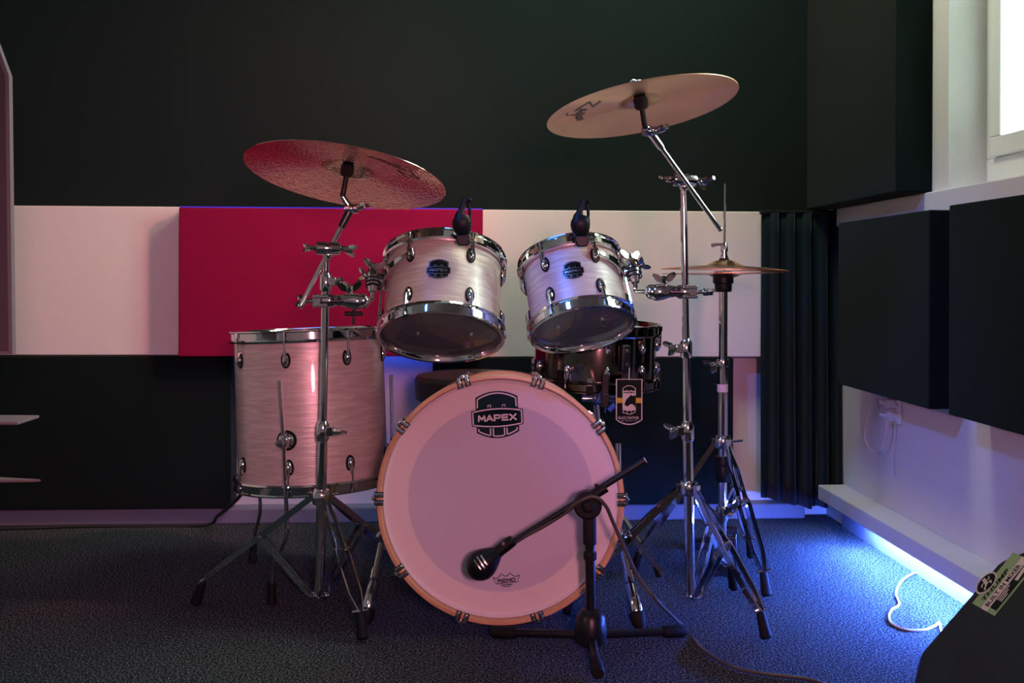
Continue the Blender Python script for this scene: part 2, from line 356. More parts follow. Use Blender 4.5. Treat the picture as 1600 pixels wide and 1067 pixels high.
M_['olive_cable'] = mat('dark_olive_cable_jacket', (0.055, 0.052, 0.04), 0.45)
M_['tag_black'] = mat('black_card', (0.005, 0.010, 0.009), 0.6, spec=0.12)
M_['tag_white'] = mat('white_card_print', (0.72, 0.66, 0.62), 0.6)
M_['tag_yellow'] = mat('yellow_card_print', (0.75, 0.42, 0.02), 0.6)
M_['blue_tape'] = mat('blue_ribbon', (0.03, 0.10, 0.65), 0.5)
M_['green_print'] = mat('green_sticker_print', (0.26, 0.38, 0.18), 0.5)
M_['pink_print'] = mat('cream_sticker_print', (0.66, 0.54, 0.50), 0.5)
M_['board'] = mat('pale_laminate_board', (0.22, 0.19, 0.20), 0.4)
M_['board_in'] = mat('grey_laminate_face', (0.10, 0.075, 0.08), 0.5)
M_['led_blue'] = mat('blue_led_strip', (0.2, 0.3, 0.8), 0.5, emit=(0.075, 0.165, 1.0), estr=2000.0)
M_['led_back'] = mat('blue_led_backlight', (0.1, 0.2, 0.8), 0.5, emit=(0.03, 0.10, 1.0), estr=40)
M_['led_line'] = mat('deep_blue_led_line', (0.02, 0.02, 0.3), 0.5, emit=(0.05, 0.04, 1.0), estr=0.6)
M_['silver'] = mat('silver_mic_grille', (0.62, 0.60, 0.58), 0.3, 1.0)

# ================================================================== THE ROOM (room frame: y to the panelled wall, x to the window wall)
CAM = Vector((0, 0, H))
def ray(px, py): return P(px, py, 1.0) - CAM
def on(axis, val, px, py):
    d = ray(px, py); return CAM + d * ((val - CAM[axis]) / d[axis])
XL, XR, YF, YB, ZC = -2.3, 1.32, -1.7, 3.50, 2.55
def slab(name, x0, x1, y0, y1, z0, z1, m, bevel=0, parent=None):
    return MB().box(((x0 + x1) / 2, (y0 + y1) / 2, (z0 + z1) / 2), (x1 - x0, y1 - y0, z1 - z0)).build(name, m, parent, 0, bevel=bevel)
struct(slab('floor', XL - .1, XR + .3, YF - .1, YB + .1, -.1, 0, M_['carpet']))
struct(slab('ceiling', XL - .1, XR + .3, YF - .1, YB + .1, ZC, ZC + .1, M_['ceiling']))
struct(slab('wall_left', XL - .1, XL, YF, YB, 0, ZC, M_['grey_paint']))
struct(slab('wall_front', XL - .1, XR + .3, YF - .1, YF, 0, ZC, M_['grey_paint']))
w = MB(); w.box(((XL + XR) / 2, YB + .05, .53), (XR - XL + .4, .1, 1.06)); w.mi = 1
w.box(((XL + XR) / 2, YB + .05, (1.06 + ZC) / 2), (XR - XL + .4, .1, ZC - 1.06)); struct(w.build('wall_back', [M_['white_paint'], M_['dark_paint']], None, 0))
w = MB(); XO = XR + .30
for y0, y1, z0, z1 in ((YF, WIN_Y0, 0, ZC), (WIN_Y1, YB, 0, ZC), (WIN_Y0, WIN_Y1, 0, WIN_Z0 - .02), (WIN_Y0, WIN_Y1, WIN_Z1, ZC)):
    w.box(((XR + XO) / 2, (y0 + y1) / 2, (z0 + z1) / 2), (XO - XR, y1 - y0, z1 - z0))
struct(w.build('wall_right', M_['white_paint'], None, 0))
struct(slab('baseboard_back', XL, XR - .1, YB - .065, YB, 0, .054, M_['base_grey'], .006))
struct(slab('trim_1', 1.226, XR, .1, 3.33, .092, .142, M_['skirt'], .004))
struct(slab('led_glare_damper', XR - .010, XR, .1, 3.33, 0, .090, M_['base_grey']))  # added grey strip, dulls the light strip's glare on the wall under the ledge
struct(slab('trim_2', 1.298, XR + .10, .1, 3.36, 1.022, 1.083, M_['skirt'], .004))
# window: outer frame, opening sash, pane, handle
FX = 1.425
wn = struct(bpy.data.objects.new('window_1', None)); COL.objects.link(wn); wn.location = (FX, WIN_Y0, WIN_Z0)
wy, wz = WIN_Y1 - WIN_Y0, WIN_Z1 - WIN_Z0
def frame(name, y0, y1, z0, z1, t, x0, x1, bottom=None):
    b = bottom or t; m = MB()
    m.box(((x0 + x1) / 2, (y0 + y1) / 2, z0 + b / 2), (x1 - x0, y1 - y0, b)); m.box(((x0 + x1) / 2, (y0 + y1) / 2, z1 - t / 2), (x1 - x0, y1 - y0, t))
    for yy in (y0 + t / 2, y1 - t / 2): m.box(((x0 + x1) / 2, yy, (z0 + b + z1 - t) / 2), (x1 - x0, t, z1 - z0 - t - b))
    return m.build(name, M_['window_white'], wn, 0, bevel=.004)
frame('window_frame', 0, wy, 0, wz, .035, .0, .07, .082)
for s0, s1 in ((.037, wy / 2 - .003), (wy / 2 + .003, wy - .037)):
    frame('window_sash', s0, s1, .084, wz - .037, .052, -.012, .05)
    MB().box((.03, (s0 + s1) / 2, (.084 + wz - .037) / 2), (.006, s1 - s0 - .1, wz - .037 - .084 - .1)).build('pane', M_['glass'], wn, 0)
hd = MB(); hd.box((-.016, .063, .55), (.008, .026, .07)); hd.cyl((-.02, .063, .56), (-.05, .063, .56), .008); hd.bar((-.05, .063, .565), (-.05, .063, .44), .02, .012, (0, 1, 0)); hd.build('handle', M_['silver'], wn, bevel=.002)

# ------------------------------------------------------------------ acoustic panels
def panel(label, x0, x1, y0, y1, z0, z1, m, group, r=.004):
    return tag(slab('acoustic_panel', x0, x1, y0, y1, z0, z1, m, r), label, 'panel', group)
YW, YR, YK = 3.415, 3.345, 3.405
GB = 'fabric panels on the wall behind the drums'; GS = 'fabric panels on the window wall'
xa = on(1, YR, 279, 440).x; xb = on(1, YR, 754, 440).x; xc = on(1, YW, 1190, 440).x
zt, zb = on(1, YW, 150, 322).z, on(1, YW, 150, 555).z
panel('cream fabric acoustic panel beside the crimson one, next to the shelf boards', xb - 2 * 1.06, xa, YW, YB - .002, zb, zt, M_['white_fabric'], GB)
panel('cream fabric acoustic panel between the crimson one and the dark curtain', xb, xc, YW, YB - .002, on(1, YW, 970, 558).z, on(1, YW, 970, 329).z, M_['white_fabric'], GB)
zrt, zrb = on(1, YR, 520, 325.5).z, on(1, YR, 520, 557).z
panel('crimson fabric acoustic panel with a blue glowing top edge', xa, xb, YR, YB - .03, zrb, zrt, M_['red_fabric'], GB)
xk = on(1, YK, 361, 680).x
panel('wide black fabric acoustic panel low behind the shelf boards', XL, xk, YK, YB - .002, .062, zb - .003, M_['black_fabric'], GB)
panel('black fabric acoustic panel low behind the snare drum and throne', on(1, YK, 676, 580).x, on(1, YK, 1146, 640).x, YK, YB - .002, .062, on(1, YK, 970, 559).z, M_['black_fabric'], GB)
z0, z1 = .506, 1.021
panel('black fabric acoustic panel over the white socket beside the curtain', 1.215, XR - .002, on(0, 1.215, 1452, 480).y, on(0, 1.215, 1309, 480).y, z0, z1, M_['black_fabric'], GS)
panel('black fabric acoustic panel under the window above the floor speaker', 1.215, XR - .002, .9, on(0, 1.215, 1482, 480).y, z0, z1 + .004, M_['black_fabric'], GS)
panel('tall black fabric acoustic panel standing on the sill beside the window', 1.215, XR - .002, on(0, 1.215, 1400, 200).y, 3.42, 1.084, 2.35, M_['black_fabric'], GS)
tag(slab('light_strip', xa, xb, YR + .012, YR + .022, zrt, zrt + .004, M_['led_line']), 'thin blue light strip along the top edge of the crimson panel', 'light strip')
tag(slab('light_strip', xa + .1, xb - .1, YB - .03, YB - .022, zrb + .05, zrb + .06, M_['led_back']), 'blue light strip hidden behind the lower edge of the crimson panel', 'light strip')
tag(slab('light_strip', 1.246, 1.256, 2.20, 3.06, .086, .092, M_['led_blue']), 'bright blue light strip under the front edge of the white wall ledge', 'light strip')

# ------------------------------------------------------------------ curtain in the corner
ct = thing('curtain', 'dark teal velvet curtain hanging in folds in the corner', 'curtain', (1.17, 3.38, 0))
m = MB(); nx, nz = 90, 14; x0, x1 = on(1, 3.38, 1191, 560).x - 1.17, 1.312 - 1.17; rows = []
for j in range(nz + 1):
    t = j / nz; row = []
    for i in range(nx + 1):
        u = i / nx
        a = .020 * math.sin(u * 2 * PI * 4.6 + .5 + .25 * math.sin(3 * t)) + .011 * math.sin(u * 2 * PI * 9.3 + 1.7 + t * .5)
        zz = 1.068 - t * (1.003 - .012 * math.sin(u * 6 + 1) - .012 * (1 - u))
        row.append((x0 + (x1 - x0) * u, a * (.75 + .45 * t) - .012 * t, zz))
    rows.append(row)
vs = [p for r in rows for p in r]; k = nx + 1
m.add(vs, [(j * k + i, j * k + i + 1, (j + 1) * k + i + 1, (j + 1) * k + i) for j in range(nz) for i in range(nx)])
c = m.build('cloth', M_['velvet'], ct, 80); s = c.modifiers.new('solid', 'SOLIDIFY'); s.thickness = .004
m = MB(); m.cyl((x0 - .01, 0, 1.072), (x1, 0, 1.072), .008); m.ball((x1 - .012, -.012, 1.085), .011); m.build('rod', M_['dark_steel'], ct)

# ------------------------------------------------------------------ socket and loose wires on the window wall
sk = thing('wall_socket', 'white plastic wall socket with plugs under the black panel', 'socket', on(0, XR, 1404, 640))
m = MB(); m.box((-.006, 0, 0), (.012, .052, .085)); m.build('plate', M_['window_white'], sk, bevel=.003)
for dz in (.018, -.020):
    m = MB(); m.box((-.022, .004, dz), (.024, .030, .026)); m.cyl((-.03, .004, dz), (-.05, .02, dz + .004), .006); m.build('plug', M_['skirt'], sk, bevel=.003)
def wall_wire(name, pts, r, m, label, cat='cable', lift=.010):
    q = [on(0, XR - lift, a, b) for a, b in pts]
    return tag(MB().tube(smooth_path(q, 8), r, 8).build(name, m), label, cat)
wall_wire('power_cable', [(1364, 612), (1362, 630), (1355, 655), (1351, 680), (1356, 697), (1365, 706), (1376, 701), (1384, 680), (1386, 655), (1392, 642), (1401, 641)], .0028, M_['wire'], 'pale cable hanging in a loop from the wall socket', lift=.03)
wall_wire('signal_wire', [(1404, 644), (1399, 660), (1398, 690), (1395, 720), (1397, 745)], .0012, M_['skirt'], 'thin pale wire hanging straight down below the wall socket', lift=.006)
wall_wire('bundled_cable', [(1368, 622), (1375, 640), (1386, 622), (1380, 612), (1392, 628), (1384, 638), (1374, 626), (1388, 616), (1398, 630), (1405, 636)], .0022, M_['skirt'], 'tangled bundle of pale cable beside the wall socket', lift=.02)
# ------------------------------------------------------------------ cables on the carpet
def floor_cable(name, pts, r, m, label):
    q = [Vector((on(2, r, a, b).x, on(2, r, a, b).y, r)) for a, b in pts]
    return tag(MB().tube(smooth_path(q, 8), r, 8).build(name, m), label, 'cable')
floor_cable('loose_cable', [(1440, 894), (1425, 897), (1408, 909), (1400, 927), (1405, 944), (1394, 952), (1389, 964), (1395, 975), (1418, 984), (1445, 984), (1462, 977), (1468, 973), (1472, 990), (1490, 1010)], .0032, M_['wire'], 'pale loose cable curled on the carpet beside the floor speaker')
q = [K(384, 757, 2.86), K(377, 772, 2.92), K(362, 788, 3.05), K(340, 806, 3.30)]
q = [Wd(v) for v in q] + [Vector((on(2, .006, 318, 814).x, 3.40, .006))] + [Vector((x, 3.395 + .012 * math.sin(x * 9), .006)) for x in (-1.25, -1.5, -1.8, -2.2)]
tag(MB().tube(smooth_path(q, 8), .0055, 8).build('audio_cable', M_['cable']), 'black cable trailing from the floor tom along the wall base', 'cable')

# ------------------------------------------------------------------ studio desk at the frame edge
D0 = 2.0
dk = thing('studio_desk', 'pale laminate studio desk with a tall angled side panel and two shelf boards', 'desk', Wd((K(-60, 900, D0).x, D0, 0)), RK)
b0 = Vector((K(-60, 900, D0).x, D0, 0))
def kd(px, py, D): return K(px, py, D) - b0
def board(name, pts, t, m):                       # pts: kit-frame points of the top face
    mb = MB(); n = len(pts); dn = Vector((0, 0, -t))
    mb.add([Vector(p) for p in pts] + [Vector(p) + dn for p in pts], [tuple(range(n)), tuple(range(n, 2 * n))[::-1]] + [(i, n + i, n + (i + 1) % n, (i + 1) % n) for i in range(n)])
    return mb.build(name, m, dk, 0, bevel=.002)
zA, zB = .56, .435
xr = K(62, 651, 2.017).x - b0.x
board('shelf_board', [(xr, .017, zA), (xr + .004, -.08, zA), (-.75, -.08, zA), (-.75, .030, zA)], .006, M_['board'])
board('shelf_board', [(xr + .015, -.006, zB), (-.75, -.09, zB), (-.75, .10, zB), (-.075, .046, zB)], .006, M_['board'])
# upper bay: edge-banded side panel with a bevelled top corner, face set back inside
def sidepts(dd, inset):
    return [kd(-560, 555 - inset, D0 + dd), kd(19.5 - inset * 1.2, 554 - inset, D0 + dd), kd(14 - inset * 1.2, 118 + inset * .3, D0 + dd), kd(-8 - inset, 58 + inset, D0 + dd), kd(-560, 58 + inset, D0 + dd)]
o, i_ = sidepts(0, 0), sidepts(0, 5); o2, i2 = [p + Vector((0, .014, 0)) for p in o], [p + Vector((0, .014, 0)) for p in i_]
m = MB(); n = 5
m.add(o + i_ + o2 + i2, [f for k in range(1, 4) for f in ((k, k + 1 if k < 4 else k, n + k + 1, n + k), (2 * n + k, 3 * n + k, 3 * n + k + 1, 2 * n + k + 1), (k, 2 * n + k, 2 * n + k + 1, k + 1), (n + k, n + k + 1, 3 * n + k + 1, 3 * n + k))] + [(0, 1, n + 1, n), (2 * n, 3 * n, 3 * n + 1, 2 * n + 1), (0, 2 * n, 2 * n + 1, 1), (n, n + 1, 3 * n + 1, 3 * n)])
m.build('side_edge', M_['board'], dk, 0)
m = MB(); f = [p + Vector((0, .004, 0)) for p in i_]; g = [p + Vector((0, .012, 0)) for p in i_]
m.add(f + g, [tuple(range(n))[::-1], tuple(range(n, 2 * n))] + [(k, (k + 1) % n, n + (k + 1) % n, n + k) for k in range(n)]); m.build('side_panel', M_['board_in'], dk, 0)
m = MB(); m.box((-.55, .0, .285), (.03, .16, .57)); m.box((-.55, .02, .95), (.03, .05, .8)); m.box((-.55, .0, .012), (.05, .50, .024)); m.build('leg', M_['board'], dk, 0)
m = MB(); m.add([kd(-8, 118, D0 + .005), kd(5, 118, D0 + .005), kd(-8, 134, D0 + .005), kd(-8, 118, D0 + .02), kd(5, 118, D0 + .02), kd(-8, 134, D0 + .02)], [(0, 1, 2), (3, 5, 4), (0, 3, 4, 1), (1, 4, 5, 2), (2, 5, 3, 0)]); m.build('corner_bracket', M_['board'], dk, 0)

# ================================================================== THE DRUM KIT (kit frame: x right, y away, z up, seen from the photographer)
def lug_mesh(s=1.0):
    m = MB(); m.ball((0, 0, 0), 1, 12, (.0095 * s, .013 * s, .018 * s)); m.box((0, .004 * s, .013 * s), (.010 * s, .012 * s, .016 * s)); m.cyl((0, .006 * s, .012 * s), (0, .006 * s, .026 * s), .0045 * s, n=10)
    return m.mesh('lug', M_['chrome'])
def gasket_mesh(s=1.0):
    m = MB(); m.lathe([(0, .003 * s), (1, .003 * s), (1, -.003 * s), (0, -.003 * s)], 20, Matrix.Diagonal((.0125 * s, 1, .0215 * s, 1)) @ Matrix.Rotation(PI / 2, 4, 'X')); return m.mesh('gasket', M_['rubber'])
LUG, GASK = lug_mesh(), gasket_mesh()
LUGB = LUG.copy(); LUGB.materials[0] = M_['black_chrome']
def hoop_prof(R): return [(R + .001, -.012), (R + .004, -.0145), (R + .0125, -.014), (R + .0145, -.009), (R + .0085, -.006), (R + .0080, .012), (R + .0130, .0145), (R + .0125, .0180), (R + .005, .0180), (R + .0015, .013)]
def tension(parent, me, R, L, n, a0, chrome, hoop_z, lugs_z, lug=LUG, gask=True, rods=True):
    rod = MB().cyl((0, .011, 0), (0, .011, hoop_z), .0028, n=8).cyl((0, .011, hoop_z - .004), (0, .011, hoop_z + .010), .005, n=8).mesh('tension_rod', chrome)
    for z, flip in ((L - lugs_z, False), (lugs_z, True)):
        for k in range(n):
            M = ring(a0 + 2 * PI * k / n, R, z, flip)
            l = inst('lug', lug, parent, M)
            if gask: inst('gasket', GASK, l)
            if rods: inst('tension_rod', rod, parent, M)
def drum(parent, R, L, n, a0, shell_mat, top='head_batter', bottom='head_clear', hoop='chrome', lugs_z=.045, lug=LUG, gask=True, inside='maple_in'):
    m = MB(); m.lathe([(R, .004), (R, L - .004), (R - .001, L)], 72); m.mi = 1; m.lathe([(R - .001, L), (R - .006, L - .001), (R - .006, .001), (R - .001, 0), (R, .004)], 72)
    m.build('shell', [M_[shell_mat], M_[inside]], parent)
    for z, s, hm in ((L, 1, top), (0, -1, bottom)):
        T = Matrix.Translation((0, 0, z)) @ Matrix.Diagonal((1, 1, s, 1))
        MB().lathe(hoop_prof(R), 72, T, closed=True).build('hoop', M_[hoop], parent)
        h = MB().lathe([(R + .001, -.006), (R + .0005, .001), (R - .010, .003), (0, .003)], 72, T).build('drum_head', M_[hm], parent)
    tension(parent, None, R, L, n, a0, M_[hoop], lugs_z + .004, lugs_z, lug, gask)
def wing_mesh(s=1.0, m_='chrome'):               # wing screw: hub along z, two raised wings
    m = MB(); m.turn((0, 0, 0), (0, 0, 1), [(0, 0), (.006 * s, 0), (.0075 * s, .004 * s), (.0065 * s, .014 * s), (0, .016 * s)], 12)
    for sg in (-1, 1):
        poly = [(sg * .004 * s, .002 * s), (sg * .016 * s, .006 * s), (sg * .024 * s, .016 * s), (sg * .022 * s, .022 * s), (sg * .014 * s, .020 * s), (sg * .004 * s, .012 * s)]
        m.prism(poly, -.0028 * s, .0028 * s, Matrix(((1, 0, 0, 0), (0, 0, 1, 0), (0, 1, 0, 0), (0, 0, 0, 1))))
    return m.mesh('wing_screw', M_[m_])
WING = wing_mesh(); WINGL = wing_mesh(1.3)
def wing(parent, p, d, spin=0, me=None, name='wing_screw'):
    q = Vector((0, 0, 1)).rotation_difference(Vector(d).normalized()).to_matrix().to_4x4()
    return inst(name, me or WING, parent, Matrix.Translation(p) @ q @ Matrix.Rotation(spin, 4, 'Z'))
# ---------------- maker's badge: a barrel-shaped shield crossed by a lettered band
def badge(fn, parent, dark, pale, s, names=('badge', 'badge_lines', 'badge_lettering')):
    X = lambda a, b, n=24: [a + (b - a) * i / n for i in range(n + 1)]
    arc = lambda hw, side, apex: (lambda x: side + (apex - side) * (1 - (x / hw) ** 2))
    f0 = lambda x, y: fn(x * s, y * s, 0); f1 = lambda x, y: fn(x * s, y * s, 1); f2 = lambda x, y: fn(x * s, y * s, 2)
    d = MB(); d.strip(X(-352, 352), arc(352, 290, 388), arc(352, -288, -388), f0); d.strip(X(-430, 430), arc(430, 72, 118), arc(430, -178, -218), f0)
    d.build(names[0], dark, parent, 0)
    p = MB()
    def outline(hw, tside, tap, bside, bap, w):
        t, b = arc(hw, tside, tap), arc(hw, bside, bap); pts = [(x, t(x)) for x in X(-hw, hw)] + [(x, b(x)) for x in X(hw, -hw)]
        p.line(pts, w, f1, True)
    t = arc(318, 262, 355); p.line([(-322, 120)] + [(x, t(x)) for x in X(-318, 318)] + [(322, 120)], 22, f1)
    outline(404, 52, 94, -158, -196, 20)
    b = arc(318, -262, -355)
    for a, c in ((-318, -125), (-78, 108), (150, 318)):
        p.line([(a, -222)] + [(x, b(x)) for x in X(a, c, 8)] + [(c, -222)], 20, f1)
    for x in (-125, 115): p.line([(x - 22, 122), (x - 22, 158), (x + 22, 158), (x + 22, 122)], 15, f1)
    p.build(names[1], pale, parent, 0)
    l = MB(); put_strokes(l, 'MAPEX', 620, 92, lambda x, y: f2(x, y - 52), 27); l.build(names[2], pale, parent, 0)

# ------------------------------------------------------------------ bass drum (local z = away from the camera)
KD, KR = 2.40, .2795                              # depth of the front head, shell radius
kc = K(782, 777.5, 2.377)
axis = Matrix(((1, 0, 0, 0), (0, 0, 1, 0), (0, -1, 0, 0), (0, 0, 0, 1)))   # local x right, local y down, local z away
bd = thing('bass_drum', 'large white pearl bass drum with a natural maple hoop and white front head', 'drum', Wd(kc), RK @ Matrix.Rotation(R_(-3.8), 4, 'X') @ axis)
KROT = RK @ Matrix.Rotation(R_(-3.8), 4, 'X') @ axis
BL = .33
m = MB(); m.lathe([(KR, 0), (KR, BL)], 96); m.mi = 1; m.lathe([(KR, BL), (KR - .007, BL), (KR - .007, 0), (KR, 0)], 96); m.build('shell', [M_['pearl'], M_['maple_in']], bd)
def khoop(z0, z1):
    a, b = KR + .0025, KR + .0145; e = .004
    return MB().lathe([(a, z0 + e), (a + e * .6, z0), (b - e * .6, z0), (b, z0 + e), (b, z1 - e), (b - e, z1), (a + e, z1), (a, z1 - e)], 120, closed=True)
khoop(-.024, .020).build('hoop', M_['maple'], bd); khoop(BL - .020, BL + .024).build('hoop', M_['maple'], bd)
RIM = MB().lathe([(KR + .002, .012), (KR + .002, -.004), (KR - .001, -.007), (KR - .006, -.004), (KR - .006, .0)], 96).mesh('head_rim', M_['head_white'])
# front head: outer ring and the greyer inner disc are two different films
def head_mat():
    m, nt, b = newmat('coated_front_head'); tc = N(nt, 'ShaderNodeTexCoord'); ln = N(nt, 'ShaderNodeVectorMath', operation='LENGTH'); nt.links.new(tc.outputs['Object'], ln.inputs[0])
    r = ramp(nt, [(0.0, (0.54, 0.50, 0.58)), (0.2200, (0.54, 0.50, 0.58)), (0.2225, (0.72, 0.65, 0.63)), (1, (0.72, 0.65, 0.63))]); nt.links.new(ln.outputs['Value'], r.inputs[0]); nt.links.new(r.outputs[0], b.inputs['Base Color'])
    no = N(nt, 'ShaderNodeTexNoise'); no.inputs['Scale'].default_value = 5; no.inputs['Detail'].default_value = 2; nt.links.new(tc.outputs['Object'], no.inputs['Vector'])
    bp = N(nt, 'ShaderNodeBump'); bp.inputs['Strength'].default_value = 0.12; bp.inputs['Distance'].default_value = 0.02; nt.links.new(no.outputs['Fac'], bp.inputs['Height']); nt.links.new(bp.outputs[0], b.inputs['Normal'])
    b.inputs['Roughness'].default_value = 0.42
    return m
hd = MB().lathe([(KR - .004, -.002), (KR - .012, .0), (0, .0)], 96).build('drum_head', head_mat(), bd)
inst('head_rim', RIM, hd)
MB().lathe([(KR - .004, BL + .002), (0, BL)], 96).build('drum_head', M_['head_white'], bd)
u = 2.40 / F                                      # metres per pixel at the head
ox, oy = (776.4 - 782) * u, (649.7 - 777.5) * u
ca, sa = math.cos(R_(3.2)), math.sin(R_(3.2))
def on_head(x, y, lay): return (ox + x * ca - y * sa, oy - (x * sa + y * ca), -.0006 - .0004 * lay)
badge(on_head, hd, M_['print'], M_['print_pale'], .09375 * u, ('logo', 'logo_lines', 'logo_lettering'))
# crown mark of the head maker
rp = lambda x, y: ((700 + x * .13126 - 782) * u, (820 + y * .13126 - 777.5) * u, -.0006)
m = MB(); crown = [(540, 597), (576, 674), (830, 650), (849, 567)]
def scal(a, b, sag, n=6): return [(a[0] + (b[0] - a[0]) * i / n, a[1] + (b[1] - a[1]) * i / n + sag * 4 * (i / n) * (1 - i / n)) for i in range(n)]
top = scal((540, 597), (638, 552), 34) + scal((638, 552), (743, 545), 36) + scal((743, 545), (849, 567), 30) + [(849, 567)]
m.line(top, 9, rp); m.line(crown, 9, rp)
a5 = R_(-5)
put_strokes(m, 'REMO', 205, 36, lambda x, y: rp(698 + x, 632 - y + x * math.sin(a5)), 11)
m.line([(630, 689), (770, 679)], 10, rp); m.line([(658, 707), (742, 699)], 8, rp); m.build('maker_mark', M_['print'], hd, 0)
# claws, lugs, rods
m = MB()
for sx in (-.0095, .0095):
    m.box((sx, .0035, -.0275), (.0085, .016, .005)); m.box((sx, .013, -.008), (.0085, .006, .040)); m.box((sx, -.0045, -.0245), (.0085, .003, .010))
m.box((0, .0155, .004), (.027, .009, .022)); m.cyl((0, .018, -.016), (0, .018, .02), .006, n=10); m.cyl((0, .018, -.026), (0, .018, -.014), .0042, n=6)
CLAW = m.mesh('claw', M_['chrome'])
m = MB()
for sx in (-.0095, .0095):
    m.box((sx, .0035, -.0250), (.0125, .020, .004)); m.box((sx, .0100, -.006), (.0125, .004, .042))
CLG = m.mesh('claw_gasket', M_['rubber'])
KROD = MB().cyl((0, .018, .01), (0, .018, .105), .003, n=8).mesh('tension_rod', M_['chrome'])
FLIPZ = Matrix.Diagonal((1, 1, -1, 1))
for end in (0, 1):
    for k in range(10):
        M = ring(2 * PI * k / 10, KR + .003, 0)
        if end: M = Matrix.Translation((0, 0, BL)) @ ring(2 * PI * k / 10, KR + .003, 0, True)
        c = inst('claw', CLAW, bd, M, .0016); inst('claw_gasket', CLG, c); inst('tension_rod', KROD, bd, M)
        l = inst('lug', LUG, bd, (Matrix.Translation((0, 0, 0 if not end else 0)) @ ring(2 * PI * k / 10, KR, .115 if not end else BL - .115, not end))); inst('gasket', GASK, l)
# spurs
def spur(pb, pf):                                 # bracket on the shell, foot on the floor (kit frame)
    inv = KROT.to_3x3().inverted() @ RK.to_3x3()
    g = lambda v: inv @ (Vector(v) - kc)
    pb, pf = Vector(pb), Vector(pf); d = (pf - pb).normalized(); L = (pf - pb).length
    m = MB(); A, B = g(pb - d * .045), g(pf)
    m.turn(A, B, [(0, 0), (.011, 0), (.011, .05), (.0085, .052), (.0085, L * .62), (.0125, L * .63), (.0125, L * .76), (.010, L * .77), (.0135, L * .80), (.0175, L + .02), (.0150, L + .025), (0, L + .025)], 16)
    s = m.build('spur', M_['chrome'], bd)
    c = MB().turn(g(pf - d * .022), g(pf + d * .01), [(0, 0), (.0185, 0), (.0195, .010), (.017, .026), (.008, .040), (0, .042)], 16); c.build('rubber_foot', M_['rubber'], s)
    b = MB(); b.ball(g(pb), .020, 14); hub = Vector((kc.x, pb.y, kc.z)); inn = (hub - pb).normalized(); b.cyl(g(pb), g(pb + inn * .045), .016, .026); b.cyl(g(pb + Vector((0, -.03, .004))), g(pb + Vector((0, .03, 0))), .008); b.build('spur_bracket', M_['chrome'], s)
    r = MB().bar(g(pb + d * .10 + Vector((0, -.012, 0))), g(pf - d * .065 + Vector((0, -.018, 0))), .006, .010); r.build('spur_latch', M_['dark_steel'], s)
spur(K(598, 838, 2.52), K(572, 966, 2.42) )
spur(K(968, 838, 2.50), K(998, 972, 2.385))

# ------------------------------------------------------------------ rack toms
def strip_bracket(t, R, L, sg):                   # suspension bracket on the outer side of the tom, turned a little to the front
    a0 = PI + .30 if sg < 0 else -.30
    pt = lambda da, r, z: ring(a0 + da, R + r, z).translation
    m = MB()
    for da in (-.80, .80):                          # two tapering arms curving to the neighbouring upper lugs
        fs = [i / 8 for i in range(9)]; loops = []
        for f in fs:
            M = ring(a0 + da * f, R + .013, L * (.60 + .17 * f)); hh = .030 * (1 - f) + .007; loops.append([M @ Vector((0, y, z)) for y, z in ((-.0025, -hh / 2), (.0025, -hh / 2), (.0025, hh / 2), (-.0025, hh / 2))])
        m.loft(loops)
        e = pt(da, .011, L * .77); m.turn(e - Vector((0, 0, .010)), e + Vector((0, 0, .012)), [(0, 0), (.007, 0), (.0085, .005), (.0085, .012), (.006, .022), (0, .022)], 14)
    lo = [(L * .62, .013, .017), (L * .40, .013, .014), (.045, .013, .011), (.014, .013, .010)]; loops = []
    for z, r, w in lo:
        M = ring(a0, R + r, z); loops.append([M @ Vector((x, y, 0)) for x, y in ((-w / 2, -.003), (w / 2, -.003), (w / 2, .003), (-w / 2, .003))])
    m.loft(loops); m.cyl(pt(0, .016, .018), pt(0, .004, .018), .007, n=12)
    m.build('suspension_bracket', M_['chrome'], t, bevel=.0012)
    MB().cyl(pt(0, .011, .018), pt(0, .0005, .018), .009, .0135, n=16).build('bumper', M_['rubber'], t)
    T = ring(a0, R + .034, L * .60); o_ = T.to_3x3() @ Vector((0, 1, 0)); tg_ = T.to_3x3() @ Vector((1, 0, 0)); c = T.translation; z_ = Vector((0, 0, 1))
    b = MB(); b.turn(c + z_ * .034, c - z_ * .034, [(0, 0), (.012, 0), (.0185, .008), (.0205, .020), (.019, .040), (.0135, .056), (.010, .068), (0, .068)], 20)
    b.cyl(c - o_ * .020, c + o_ * .008, .015, n=18)
    b.build('mount_clamp', M_['chrome'], t)
    b = MB()
    for dz in (.004, -.006, -.016): b.turn(c + z_ * dz, c + z_ * (dz - .004), [(.0195 - abs(dz) * .05, 0), (.0222 - abs(dz) * .08, .001), (.0222 - abs(dz) * .08, .003), (.0195 - abs(dz) * .05, .004)], 20)
    b.build('clamp_rib', M_['dark_steel'], t)
    wing(t, c + z_ * .030, (0, -.15, 1), .6, WINGL); wing(t, c + o_ * .019 + z_ * .008, o_ + Vector((0, -.2, .15)), .8)
    return c
